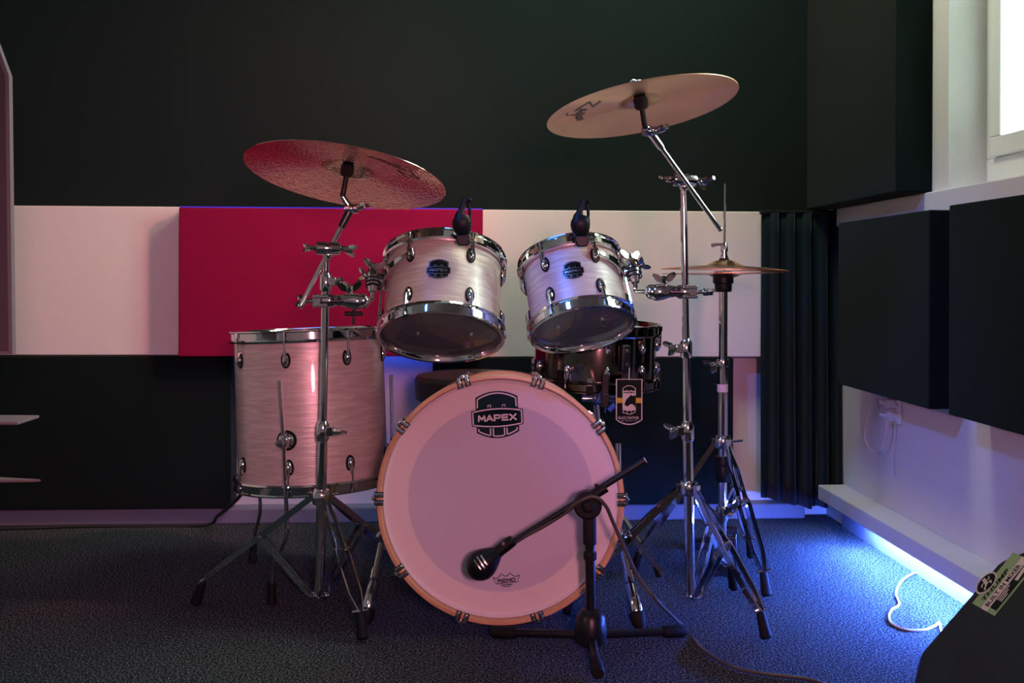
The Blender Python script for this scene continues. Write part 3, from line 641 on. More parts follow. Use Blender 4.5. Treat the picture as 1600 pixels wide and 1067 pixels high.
def tom(label, px, py, D, R, L, n, a0, tilt, roll, bad_px, sg, head):
    c = K(px, py, D)
    rot = RK @ Matrix.Rotation(roll, 4, 'Y') @ Matrix.Rotation(-tilt, 4, 'X')
    o = Wd(c) - (rot.to_3x3() @ Vector((0, 0, L / 2)))
    t = thing('rack_tom', label, 'drum', o, rot, 'rack toms over the bass drum')
    drum(t, R, L, n, a0, 'pearl', 'head_batter', head)
    # badge on the shell front
    ab = -PI / 2 + bad_px
    def fn(x, y, lay):
        rr = R + .0012 + .0005 * lay; a = ab + x / R
        return (rr * math.cos(a), rr * math.sin(a), L * .53 + y)
    badge(fn, t, M_['badge_black'], M_['badge_metal'], .030 / 430 * (R / .152) ** .5)
    return t, strip_bracket(t, R, L, sg), rot, o
A0 = -PI / 2
t1 = tom('larger rack tom of white pearl with a black maker badge over the bass drum', 692, 465, 2.63, .1525, .203, 6, A0 + R_(30), R_(27), R_(.5), R_(-1), -1, 'head_clear')
t2 = tom('smaller rack tom of white pearl tilted above the black snare drum', 899.5, 460, 2.61, .127, .178, 6, A0 + R_(27), R_(28), R_(-9), R_(-2), 1, 'head_clear')

# ------------------------------------------------------------------ floor tom
FR, FL = .203, .392
fc = K(487, 634, 2.76)
rot = RK @ Matrix.Rotation(R_(-2.3), 4, 'Y') @ Matrix.Rotation(R_(-1.6), 4, 'X')
fo = Wd(fc) - rot.to_3x3() @ Vector((0, 0, FL / 2))
ft = thing('floor_tom', 'deep white pearl floor tom on three bent chrome legs', 'drum', fo, rot)
drum(ft, FR, FL, 8, A0 + R_(-6), 'pearl', 'head_white', 'head_white', lugs_z=.058)
rinv = rot.to_3x3().inverted()
def floc(v): return rinv @ (Wd(v) - fo)
def ft_leg(px, D, top_py, br_py, knee, mid, foot, dirn):
    pts = [K(px[0], top_py, D), K(px[1], br_py, D), K(*knee), K(*mid), K(*foot)]
    pts[-1].z = .012
    q = [floc(p) for p in pts]; fine = []
    for i, p in enumerate(q):
        if 1 < i < 4:
            a, b = q[i - 1], q[i + 1]; fine += [p + (a - p).normalized() * .02, p + ((a - p).normalized() + (b - p).normalized()) * .004, p + (b - p).normalized() * .02]
        else: fine.append(p)
    l = MB().tube(fine, .0052, 10).build('leg', M_['chrome'], ft)
    MB().turn(q[-1] + (q[-2] - q[-1]).normalized() * .045, q[-1] - Vector((0, 0, .012)), [(0, 0), (.010, 0), (.011, .03), (.014, .055), (0, .057)], 14).build('rubber_foot', M_['rubber'], l)
    b = MB(); c = q[1]; inn = Vector((-c.x, -c.y, 0)); inn.normalize(); sh = c + inn * max(0, (Vector((c.x, c.y, 0)).length - FR))
    b.turn(sh - inn * .001, c, [(0, 0), (.020, 0), (.021, .006), (.016, .012), (0, .012)], 18); b.ball(c, .015, 14, (1, 1, 1.25)); b.cyl(c - inn * .004, c - inn * .03, .009, n=12)
    b.build('leg_bracket', M_['chrome'], l)
    MB().turn(sh - inn * -.002, c, [(0, 0), (.0265, 0), (.0265, .004), (0, .004)], 20).build('gasket', M_['rubber'], l)
ft_leg((437, 443.5), 2.535, 594, 690, (449, 836, 2.535), (427, 882, 2.56), (424, 936, 2.56), 0)
ft_leg((392, 404), 2.93, 600, 692, (407, 800, 2.93), (397, 840, 2.95), (394, 886, 2.93), 0)
ft_leg((611, 613), 2.86, 586, 700, (616, 800, 2.86), (622, 840, 2.88), (624, 880, 2.90), 0)

# ------------------------------------------------------------------ snare drum, its tag and stand
SR, SL = .178, .150
sc_ = K(930, 553, 2.93)
srot = RK @ Matrix.Rotation(R_(1.2), 4, 'Y') @ Matrix.Rotation(R_(1.5), 4, 'X')
so = Wd(sc_) - srot.to_3x3() @ Vector((0, 0, SL / 2))
sn = thing('snare_drum', 'shiny black nickel snare drum behind the smaller rack tom', 'drum', so, srot)
drum(sn, SR, SL, 10, A0 + R_(6), 'black_chrome', 'head_white', 'head_white', 'black_chrome', lugs_z=.042, lug=LUG, gask=False, inside='maple_in')
m = MB(); a = A0 + R_(22); T = ring(a, SR + .008, SL * .55); m.box((0, 0, 0), (.026, .014, .075), T); m.ball((0, .006, -.018), .008, 10, M=T); m.ball((0, .006, .018), .008, 10, M=T); m.build('strainer', M_['dark_steel'], sn, bevel=.004)
m = MB(); T = ring(A0 + R_(4), SR + .016, SL * .30); m.box((0, 0, -.035), (.018, .005, .060), T); m.box((0, 0, -.078), (.022, .012, .036), T); m.build('throw_strap', M_['dark_steel'], sn, bevel=.002)
# hanging card tag (kit frame, flat card facing the camera)
tp = K(983, 627.5, 2.715); U = 2.715 / F
tg = thing('card_tag', 'black hanging card tag with white border and animal emblem on the snare drum', 'tag', Wd(tp), RK)
z3 = lambda lay: -.0006 - .0004 * lay
tfn = lambda lay: (lambda x, y: (x * U, z3(lay), -y * U))
out = [(-20.8, -36), (20.8, -36), (20.8, 29)] + [(20.8 - 41.6 * i / 12, 29 + 7.5 * 4 * (i / 12) * (1 - i / 12)) for i in range(1, 12)] + [(-20.8, 29)]
m = MB(); m.prism([(x * U, -y * U) for x, y in out], -.0005, .0005, Matrix(((1, 0, 0, 0), (0, 0, 1, 0), (0, 1, 0, 0), (0, 0, 0, 1)))); m.build('card', M_['tag_black'], tg, 0)
m = MB(); m.line([(x * .955, y * .97) for x, y in out], 1.7, tfn(0), True)
X = lambda a, b, n=12: [a + (b - a) * i / n for i in range(n + 1)]
f1 = tfn(1)
m.strip(X(-10.3, 10.3), lambda x: -17, lambda x: 12.5 + 2.0 * (1 - (x / 10.3) ** 2), f1)
arc_ = lambda hw, s, ap: [(x, s + (ap - s) * (1 - (x / hw) ** 2)) for x in X(-hw, hw)]
m.line([(-9.6, -16)] + arc_(9.6, -21, -25) + [(9.6, -16)], 1.0, f1); m.line([(-9.6, 12)] + arc_(9.6, 15.5, 19.5) + [(9.6, 12)], 1.0, f1)
for xx in (-6.4, 0, 6.4): m.line([(xx - 2.9, 13.2), (xx - 2.9, 18.4)], .8, f1)
m.box((-3.6 * U, z3(1), 17.5 * U), (1.2 * U, .0002, 1.6 * U)); m.box((3.2 * U, z3(1), 17.5 * U), (1.2 * U, .0002, 1.6 * U))
put_text(m, 'BLACK PANTHER', 32, 4.4, lambda x, y: f1(x - .5, 25.2 - y), offset=.004); put_text(m, 'SNARE DRUM', 12, 1.5, lambda x, y: f1(x, 29.6 - y))
m.line([(-12.5, 29.6), (-8, 29.6)], .5, f1); m.line([(8, 29.6), (12.5, 29.6)], .5, f1); m.build('white_print', M_['tag_white'], tg, 0)
m = MB()
for s0 in (-1, 1): m.poly([(s0 * 10.6, -6), (s0 * 19, -6), (s0 * 19, 2), (s0 * 10.6, 2)], f1)
m.build('yellow_band', M_['tag_yellow'], tg, 0)
m = MB(); f2 = tfn(2); put_strokes(m, 'MAPEX', 17, 2.4, lambda x, y: f2(x, -14.4 - y), .8)
zz = lambda x, y: ((x - 670) * .09375, (y - 508) * .09375)
head = [(778, 402), (720, 410), (690, 392), (680, 415), (640, 452), (615, 485), (592, 555), (600, 572), (622, 575), (640, 592), (655, 575), (690, 552), (712, 546)]
m.poly([zz(*p) for p in head] + [zz(778, 470)], f2); m.poly([zz(712, 546), zz(745, 560), zz(772, 602), zz(778, 590), zz(778, 470)], f2); m.build('emblem', M_['tag_black'], tg, 0)
MB().poly([zz(626, 488), zz(640, 482), zz(634, 494)], tfn(3)); 
m = MB(); m.tube([Vector((0, -.001, 34 * U)), Vector((0, .004, 40 * U)), Vector((.002, .012, 52 * U))], .0010, 6); m.build('cord', M_['tag_white'], tg)
# snare stand
sb = K(935, 900, 2.93); sb.z = 0
ss = thing('snare_stand', 'chrome snare stand with a three armed basket behind the bass drum', 'stand', Wd(sb), RK)
sl = lambda v: Vector(v) - sb
zs = sc_.z - SL / 2
m = MB(); m.cyl((0, 0, .05), (0, 0, .40), .0125); m.cyl((0, 0, .38), (-.01, 0, zs - .055), .009); m.build('tube', M_['chrome'], ss)
m = MB(); m.turn((0, 0, .37), (0, 0, .43), [(0, 0), (.018, 0), (.018, .05), (.013, .06), (0, .06)]); m.build('collar', M_['chrome'], ss); m = MB(); m.ball((-.01, 0, zs - .055), .022); m.cyl((-.05, -.01, zs - .055), (.05, -.01, zs - .055), .010); m.build('tilter', M_['chrome'], ss)
for k in range(3):
    a = R_(-100 + 120 * k); e = Vector((-.01 + .185 * math.cos(a), .185 * math.sin(a), zs - .018))
    m = MB(); m.bar((-.01, 0, zs - .05), e, .010, .008); m.bar(e, e + Vector((0, 0, .04)), .014, .006); ar = m.build('basket_arm', M_['chrome'], ss)
    MB().box(e + Vector((0, 0, .006)), (.020, .020, .026)).build('rubber_grip', M_['rubber'], ar, bevel=.003)
for a in (200, 80, -40):
    a = R_(a); e = Vector((.21 * math.cos(a), .21 * math.sin(a), .012)); m = MB(); m.bar((.01 * math.cos(a), .01 * math.sin(a), .24), e, .016, .005); m.bar((0, 0, .06), e * .55 + Vector((0, 0, .10)), .012, .004)
    l = m.build('leg', M_['chrome'], ss); MB().turn(e + Vector((-.01 * math.cos(a), -.01 * math.sin(a), .022)), e, [(0, 0), (.012, 0), (.013, .03), (0, .034)]).build('rubber_foot', M_['rubber'], l)
# ribbon and clip under the snare
p0 = sl(K(940, 612, 2.74)); m = MB(); m.tube(smooth_path([sl(K(932, 629, 2.74)), p0, sl(K(946, 634, 2.74)), sl(K(945, 645, 2.74))], 4), .0018, 6); m.cyl(sl(K(951, 641, 2.74)), sl(K(961, 632, 2.74)), .008, n=12); m.build('blue_cord', M_['blue_tape'], ss)
m = MB(); m.cyl(sl(K(966, 760, 2.75)), sl(K(966, 692, 2.75)), .0085); m.build('side_rod', M_['chrome'], ss); m = MB(); m.bar(sl(K(966, 758, 2.75)), Vector((0, 0, sl(K(966, 758, 2.75)).z)), .014, .010); m.build('rod_bracket', M_['chrome'], ss)
# ------------------------------------------------------------------ throne
tc_ = K(738, 900, 3.02); tc_.z = 0
th = thing('drum_throne', 'round black drum throne with a thick vinyl seat behind the bass drum', 'stool', Wd(tc_), RK)
zt_ = K(738, 583, 3.02).z
MB().lathe([(0, zt_ - .082), (.165, zt_ - .082), (.174, zt_ - .074), (.177, zt_ - .018), (.168, zt_ - .005), (.14, zt_), (0, zt_ + .002)], 48).build('seat', M_['vinyl'], th)
m = MB(); m.cyl((0, 0, .08), (0, 0, zt_ - .082), .014); m.box((0, 0, zt_ - .088), (.12, .12, .012)); m.turn((0, 0, .30), (0, 0, .35), [(0, 0), (.02, 0), (.02, .05), (0, .05)]); m.build('post', M_['chrome'], th)
for a in (30, 150, 270):
    a = R_(a); e = Vector((.22 * math.cos(a), .22 * math.sin(a), .014)); m = MB()
    for o_ in (-.009, .009): m.bar(Vector((-o_ * math.sin(a), o_ * math.cos(a), .28)), e + Vector((-o_ * math.sin(a), o_ * math.cos(a), 0)), .003, .016)
    l = m.build('leg', M_['chrome'], th); MB().ball(e, .018, 12, (1, 1, .75)).build('rubber_foot', M_['rubber'], l)

# ================================================================== STANDS AND CYMBALS
def lerp(a, b, t): return Vector(a) + (Vector(b) - Vector(a)) * t
def strap_leg(parent, hub, foot, brace_to, hw=1.0, mat_='chrome', hgt=.015):
    hub, foot = Vector(hub), Vector(foot); d = foot - hub; rad = Vector((d.x, d.y, 0)).normalized(); side = rad.cross(UP)
    a = hub + rad * .022; tip = foot + Vector((0, 0, .055)) - rad * .014
    prof = [(0, .006), (.10, .006), (.20, .010), (.42, .010), (.50, .0165), (.84, .0155), (1.0, .005)]
    m = MB(); dn = (tip - a).normalized(); upv = side.cross(dn).normalized() * (hgt / 2)
    for sg in (-1, 1):
        loops = []
        for t, w in prof:
            c = lerp(a, tip, t) + side * (sg * w * hw); s = side * .0016
            loops.append([c - s - upv, c + s - upv, c + s + upv, c - s + upv])
        m.loft(loops)
    for t in (.46, .985): m.cyl(lerp(a, tip, t) - side * .02 * hw, lerp(a, tip, t) + side * .02 * hw, .004, n=10)
    l = m.build('leg', M_[mat_], parent)
    f = MB(); q = (foot - tip).normalized()
    f.turn(tip - dn * .008, foot, [(0, 0), (.008, 0), (.0105, .012), (.0125, .040), (.0145, (foot - tip).length + .004), (.011, (foot - tip).length + .010), (0, (foot - tip).length + .010)], 16); f.build('rubber_foot', M_['rubber'], l)
    mid = lerp(a, tip, .46); b = MB()
    for sg in (-1, 1): b.bar(mid + side * (sg * .011), Vector(brace_to) + rad * .020 + side * (sg * .011), .0028, .012)
    b.build('brace', M_[mat_], parent)
def tripod(parent, hub, bottom, feet, hgt=.015):
    for f in feet: strap_leg(parent, hub, f, bottom, hgt=hgt)
    h, b = Vector(hub), Vector(bottom)
    m = MB(); m.turn(h + Vector((0, 0, -.018)), h + Vector((0, 0, .02)), [(0, 0), (.021, 0), (.023, .004), (.023, .030), (.019, .036), (0, .036)], 20)
    for f in feet:
        d = Vector(f) - h; rad = Vector((d.x, d.y, 0)).normalized(); m.bar(h + rad * .014, h + rad * .032, .016, .022)
    m.build('hub', M_['chrome'], parent, bevel=.001)
    m = MB(); m.turn(b + Vector((0, 0, -.010)), b + Vector((0, 0, .006)), [(0, 0), (.015, 0), (.015, .014), (0, .016)], 16)
    for f in feet:
        d = Vector(f) - h; rad = Vector((d.x, d.y, 0)).normalized(); m.bar(b, b + rad * .026, .026, .006); m.cyl(b + rad * .022 - rad.cross(UP) * .014, b + rad * .022 + rad.cross(UP) * .014, .005, n=10)
    m.build('base_bracket', M_['chrome'], parent)
def collar(parent, p, up, r, h, r2):
    p, up = Vector(p), Vector(up)
    return MB().turn(p - up * h / 2, p + up * h / 2, [(0, 0), (r * .86, 0), (r, h * .12), (r, h * .80), (r2, h), (0, h)], 20).build('collar', M_['chrome'], parent)
def cymbal_prof(R, bell, bow, bh, th=.0013):
    lo = [(.006, bow + bh)] + [(bell * t, bow + bh * (1 - t ** 2.2)) for t in (.2, .4, .6, .75, .88, .96)] + [(bell * 1.03, bow)] + [(bell + (R - bell) * t, bow * (1 - t) ** 1.0 * (1 + .35 * t)) for t in [i / 12 for i in range(1, 13)]]
    return lo, th
def cymbal(name, label, cpx, D, R, bell, bow, bh, mt, tilt, roll, text=None, group=None):
    rot = RK @ Matrix.Rotation(roll, 4, 'Y') @ Matrix.Rotation(-tilt, 4, 'X')
    t = thing(name, label, 'cymbal', P(cpx[0], cpx[1], D), rot, group)
    lo, th = cymbal_prof(R, bell, bow, bh)
    MB().lathe(lo + [(r, z + th) for r, z in lo[::-1]], 128, closed=True).build('plate', M_[mt], t, 50)
    def zr(r):
        for (a, za), (b, zb_) in zip(lo, lo[1:]):
            if a <= r <= b: return za + (zb_ - za) * (r - a) / (b - a)
        return 0
    if text:
        a0, r0, w, h, flip = text
        m = MB()
        def fn(x, y):
            if flip: x, y = -x, -y
            r = r0 + y; a = a0 + x / r0
            return (r * math.cos(a), r * math.sin(a), zr(r) - .0007)
        put_text(m, 'ildjian', w * .66, h * .80, lambda x, y: fn(x + w * .17, y - h * .05), shear=.35, offset=.018)
        zpts = [(-.50, .30), (-.46, .52), (-.20, .60), (-.14, .62), (-.46, -.30), (-.50, -.38), (-.30, -.34), (-.10, -.50)]
        m.line([(x * w, y * h) for x, y in zpts], h * .14, fn); m.line([(.10 * w, -.3 * h), (.02 * w, -.85 * h), (-.10 * w, -.95 * h)], h * .09, fn)
        m.build('lettering', M_['ink'], t, 0)
    return t, rot
RIDE_C, RIDE_D = (540.5, 278), 2.52
ride, ride_rot = cymbal('ride_cymbal', 'large hammered bronze ride cymbal above the floor tom', RIDE_C, RIDE_D, .255, .066, .021, .027, 'ride', R_(12.7), R_(7.2), (R_(-38), .178, .17, .036, True))
CR_C, CR_D = (1003, 170), 2.42
crash, crash_rot = cymbal('crash_cymbal', 'smooth bronze crash cymbal tilted high over the smaller rack tom', CR_C, CR_D, .234, .055, .020, .018, 'crash', R_(7.0), R_(-9.6), (R_(190), .152, .15, .042, True))

def knob_drum(parent, c, ax, r, w, name='boom_clamp'):
    c, ax = Vector(c), Vector(ax).normalized(); m = MB()
    pr = [(0, -w), (r * .9, -w), (r, -w * .9), (r, -w * .1), (r * .82, -w * .05), (r * .82, w * .05), (r, w * .1), (r, w * .9), (r * .9, w), (0, w)]
    q = Vector((0, 0, 1)).rotation_difference(ax).to_matrix().to_4x4(); m.lathe(pr, 24, Matrix.Translation(c) @ q)
    m.ball(c + Vector((0, 0, -r)), r * .75, 12)
    for sg in (-1, 1): m.cyl(c + ax * sg * w, c + ax * sg * (w + .012), .007, n=10)
    return m.build(name, M_['chrome'], parent)
def cymbal_stand(label, D, bot, posts, hub_y, feet_px, collars, clamp, boom, tilter, cyc, cyD, crot, zfelt, ztop):
    base = K(bot[0], bot[1], D); base.z = 0
    s = thing('cymbal_stand', label, 'stand', Wd(base), RK, 'cymbal stands either side of the bass drum')
    q = lambda px, py, d=D: K(px, py, d) - base
    (bx, by), (tx, ty) = bot, posts[-1][0]
    at = lambda y: (bx + (tx - bx) * (by - y) / (by - ty), y)
    y0 = by
    for (x1, y1), r in posts:
        MB().cyl(q(*at(y0)), q(*at(y1)), r, n=20).build('tube', M_['chrome'], s); y0 = y1 + 12
    feet = []
    for fx, fy in feet_px:
        d = H * F / (fy - CY); v = K(fx, fy, d) - base; v.z = .008; feet.append(v)
    tripod(s, q(*at(hub_y)), q(*at(by - 3)), feet)
    up = (q(*at(ty)) - q(*at(by))).normalized()
    for y, r, h, r2, sg in collars:
        p = q(*at(y)); collar(s, p, up, r, h, r2)
        m = MB(); m.bar(p + Vector((sg * r * .6, -.004, 0)), p + Vector((sg * (r + .012), -.004, 0)), .018, .022, (0, 1, 0)); m.build('clamp_ear', M_['chrome'], s, bevel=.002)
        wing(s, p + Vector((sg * (r + .010), -.006, 0)), (sg, -.1, 0), R_(70), WINGL)
    c = q(*clamp); knob_drum(s, c, (1, .25, 0), .0165, .030)
    wing(s, c + Vector((-.040, -.006, 0)), (-1, -.2, .1), R_(80)); wing(s, c + Vector((.040, .006, -.002)), (1, .2, -.2), R_(80), WINGL)
    a, b = q(*boom[0]), q(*boom[1]); MB().cyl(a, b, .0062, n=16).ball(a, .0068, 12).build('boom_arm', M_['chrome'], s)
    d = (b - a).normalized(); MB().turn(b - d * .055, b, [(0, 0), (.008, 0), (.010, .01), (.010, .045), (.012, .055), (0, .06)], 16).build('arm_socket', M_['dark_steel'] if sg > 0 and bx < 800 else M_['chrome'], s)
    nrm = RK.to_3x3().inverted() @ (crot.to_3x3() @ Vector((0, 0, 1))); cc = K(cyc[0], cyc[1], cyD) - base
    tl = cc - nrm * tilter
    m = MB(); m.cyl(b - Vector((.016, .004, 0)), b + Vector((.018, .004, 0)), .0125, n=18); m.ball(b, .014, 14); m.cyl(b, tl, .010, .008, n=14); m.build('tilter', M_['chrome'], s)
    wing(s, b + Vector((.018, -.004, .002)), (1, -.2, .35), R_(80), WINGL)
    MB().cyl(tl, cc + nrm * ztop, .004, n=12).build('cymbal_rod', M_['chrome'], s)
    MB().turn(tl, cc + nrm * zfelt, [(0, 0), (.0075, 0), (.0065, (cc + nrm * zfelt - tl).length - .02), (0, (cc + nrm * zfelt - tl).length - .02)], 14).build('rod_sleeve', M_['dark_steel'], s)
    MB().turn(cc + nrm * (zfelt - .026), cc + nrm * zfelt, [(0, 0), (.013, 0), (.017, .006), (.017, .026), (0, .026)], 20).build('felt_washer', M_['felt'], s)
    MB().turn(cc + nrm * (zfelt + .004), cc + nrm * (zfelt + .02), [(0, 0), (.014, 0), (.014, .012), (0, .013)], 20).build('felt_washer', M_['felt'], s)
    w = MB(); w.turn(cc + nrm * (ztop - .018), cc + nrm * ztop, [(0, 0), (.006, 0), (.0075, .006), (.006, .018), (0, .019)], 14); w.ball(cc + nrm * (ztop - .004) + Vector((-.008, 0, 0)), .010, 12, (1, .5, .7)); w.ball(cc + nrm * (ztop - .004) + Vector((.008, 0, 0)), .009, 12, (1, .5, .7)); w.build('wing_nut', M_['chrome'], s)
    return s, base
s1, b1 = cymbal_stand('chrome boom stand carrying the hammered ride cymbal', 2.50, (499, 934), [((503.5, 690), .0125), ((507, 445), .0100), ((510, 392), .0080)], 776,
    [(306, 948), (567, 1004), (628, 902)], [(673, .0165, .050, .0115, 1), (440, .0150, .050, .0095, 1)], (513, 388, 2.495), [(470, 478, 2.465), (548, 326, 2.515)], .050, RIDE_C, RIDE_D, ride_rot, .032, .075)
s2, b2 = cymbal_stand('chrome boom stand carrying the smooth crash cymbal', 2.50, (1079, 934), [((1075, 690), .0128), ((1071, 560), .0105), ((1067.5, 290), .0088)], 762,
    [(1197, 1000), (886, 962), (1147, 922)], [(673, .0165, .050, .0115, -1), (544, .0150, .048, .0095, -1)], (1069, 281, 2.495), [(1125, 358, 2.535), (1015, 205, 2.43)], .045, CR_C, CR_D, crash_rot, .026, .072)

# ------------------------------------------------------------------ tom holders clamped to the stands
def tom_holder(label, px0, px1, y, sg, D, tomrec):
    t, c, rot, o = tomrec; base = K((px0 + px1) / 2, y, D)
    h = thing('tom_holder', label, 'clamp', Wd(base), RK, 'tom holders on the cymbal stands')
    g = lambda px, py, d=D: K(px, py, d) - base
    toK = lambda v: RK.to_3x3().inverted() @ (o + rot.to_3x3() @ Vector(v)) - base
    post, tip = (px0, px1)
    s = -sg                                         # sg: side of the tom bracket; the holder runs from the post toward the tom
    XZ = Matrix(((1, 0, 0, 0), (0, 0, 1, 0), (0, 1, 0, 0), (0, 0, 0, 1)))
    w = abs(K(px1, y, D).x - K(px0, y, D).x); x0 = g(post, y).x; e = 1 if px1 > px0 else -1
    m = MB(); loops = []
    for f, hz, hy, cz in ((-.02, .010, .012, 0), (.0, .017, .020, 0), (.22, .0175, .021, 0), (.30, .013, .016, .001), (.48, .016, .017, .001), (.66, .021, .021, 0), (.82, .021, .020, -.002), (.95, .015, .016, -.003), (1.0, .008, .009, -.003)):
        loops.append([Vector((x0 + e * w * f, hy * math.copysign(abs(math.cos(a)) ** .75, math.cos(a)), cz + hz * math.copysign(abs(math.sin(a)) ** .75, math.sin(a)))) for a in [2 * PI * k / 20 for k in range(20)]])
    m.loft(loops); m.build('clamp_arm', M_['chrome'], h, 50)
    m = MB()
    for f in (.26, .40): m.cyl((x0 + e * w * f, -.022, -.012), (x0 + e * w * f, -.022, .012), .0035, n=8)
    m.cyl((x0 + e * w * .20, -.024, 0), (x0 + e * w * .46, -.021, 0), .0045, n=10); m.build('hinge', M_['dark_steel'], h)
    m = MB(); m.box((x0 - e * .004, 0, .011), (.038, .046, .010)); m.box((x0 - e * .004, 0, -.011), (.038, .046, .010)); m.box((x0 - e * .012, -.018, 0), (.022, .008, .030)); m.cyl((x0 - e * .02, -.012, 0), (x0 - e * .044, -.012, 0), .005, n=10); m.build('clamp_jaw', M_['chrome'], h, bevel=.003)
    wing(h, (x0 - e * .036, -.012, 0), (-e, -.1, 0), R_(75), WINGL)
    xb = x0 + e * w * .62
    wing(h, (xb, -.004, .020), (0, -.2, 1), .3, WINGL)
    m = MB(); m.ball((x0 + e * w * .93, 0, 0), .019, 14); m.build('ball_joint', M_['chrome'], h)
    if sg < 0:
        m = MB(); m.cyl((xb + .01, 0, -.018), (xb + .01, 0, -.060), .004, n=10); m.box((xb + .01, 0, -.032), (.046, .012, .011)); m.build('drop_bolt', M_['dark_steel'], h, bevel=.003)
    A = toK(Vector(c) + Vector((0, 0, -.03))); B = Vector((A.x - e * .0, A.y * .6, -.004)); C = Vector((x0 + e * w * .95, 0, 0))
    B = Vector((A.x, A.y * .9, 0)); pts = [A, lerp(A, B, .6), lerp(A, B, .85), lerp(B, C, .12), lerp(B, C, .4), C] if True else []
    MB().tube(smooth_path(pts, 5), .0055, 10).build('angled_rod', M_['chrome'], h)
    return h
tom_holder('chrome clamp arm joining the ride stand to the larger rack tom', 505, 572, 470, -1, 2.50, t1)
tom_holder('chrome clamp arm joining the crash stand to the smaller rack tom', 1074, 1014, 456, 1, 2.50, t2)

# ------------------------------------------------------------------ hi-hat
HD = 2.83; hp = (1131, 905); hb = K(1131, 905, HD); hb.z = 0
hs = thing('hi_hat_stand', 'chrome hi-hat stand with a pull rod beside the curtain', 'stand', Wd(hb), RK)
g = lambda px, py, d=HD: K(px, py, d) - hb
MB().cyl(g(1129, 688), g(1129.5, 562), .0145, n=20).build('tube', M_['chrome'], hs); MB().cyl(g(1129.5, 570), g(1130, 445), .0125, n=20).build('tube', M_['chrome'], hs)
MB().cyl(g(1129, 845), g(1129, 690), .0125, n=20).build('tube', M_['chrome'], hs)
MB().cyl(g(1130, 470), g(1133, 287), .0034, n=10).build('pull_rod', M_['chrome'], hs)
collar(hs, g(1129.5, 567), (0, 0, 1), .0175, .020, .0165); wing(hs, g(1118, 570) + Vector((0, -.008, 0)), (-1, -.2, -.2), R_(75), WINGL)
m = MB(); m.lathe([(.0152, -.011), (.0152, .011)], 20, Matrix.Translation(g(1129, 606))); m.build('sticker', M_['tag_white'], hs)
m = MB(); m.turn(g(1129, 752), g(1129, 712), [(0, 0), (.019, 0), (.021, .01), (.021, .03), (.018, .045), (.022, .05), (.020, .072), (0, .073)], 20); m.build('spring_housing', M_['black_plastic'], hs)
m = MB(); m.turn(g(1129, 812), g(1129, 790), [(0, 0), (.017, 0), (.017, .02), (.019, .022), (.019, .034), (.014, .04), (0, .04)], 20); m.build('lower_collar', M_['chrome'], hs)
feet = []
for fx, fy in ((990, 897), (1198, 934), (1174, 872)):
    d = H * F / (fy - CY); v = K(fx, fy, d) - hb; v.z = .008; feet.append(v)
tripod(hs, g(1129, 690), g(1129, 802), feet)
m = MB(); m.cyl(g(1140, 690), g(1160, 688) , .005, n=10); m.build('memory_screw', M_['chrome'], hs)
# pedal frame and footboard
m = MB()
for sx in (-.032, .032): m.bar((sx, .01, .13), (sx, .01, .012), .010, .014)
m.box((0, .01, .125), (.078, .03, .016)); m.box((0, .02, .008), (.090, .070, .012)); m.build('pedal_frame', M_['dark_steel'], hs, bevel=.002)
m = MB(); m.bar((0, .0, .105), (.0, .27, .03), .070, .010, (1, 0, 0)); m.box((0, .28, .014), (.08, .05, .024)); m.build('footboard', M_['dark_steel'], hs, bevel=.003)
m = MB(); m.tube([(0, -.002, .13), (.001, -.008, .118), (0, -.004, .10)], .004, 8); m.build('chain', M_['chrome'], hs)
# cup and clutch
m = MB(); m.turn(g(1130, 456), g(1130, 424), [(0, 0), (.022, 0), (.024, .006), (.024, .022), (.029, .026), (.029, .052), (.024, .058), (0, .058)], 24); m.build('cymbal_cup', M_['black_plastic'], hs)
m = MB(); m.turn(g(1131.5, 404), g(1131.5, 379), [(0, 0), (.011, 0), (.011, .008), (.0085, .010), (.0085, .018), (.0105, .020), (.0105, .036), (.008, .044), (0, .045)], 16); cl = m.build('clutch', M_['chrome'], hs); m = MB(); m.cyl(g(1128, 382), g(1119, 382), .004, n=10); m.bar(g(1119, 382), g(1111, 384), .005, .010); m.build('clutch_screw', M_['chrome'], cl)
m = MB(); m.turn(g(1131.5, 410), g(1131.5, 402), [(0, 0), (.014, 0), (.014, .012), (0, .013)], 16); m.build('felt_washer', M_['felt'], hs)
GH = 'pair of hi-hat cymbals'
hrot = R_(.9)
cymbal('hi_hat_cymbal', 'upper bronze hi-hat cymbal below the clutch', (1132, 422), HD, .178, .050, .012, .017, 'crash', R_(0), hrot, None, GH)
t, r_ = cymbal('hi_hat_cymbal', 'lower bronze hi-hat cymbal resting on the black cup', (1132, 426), HD, .178, .046, .005, .011, 'crash', R_(180.0), -hrot, None, GH)
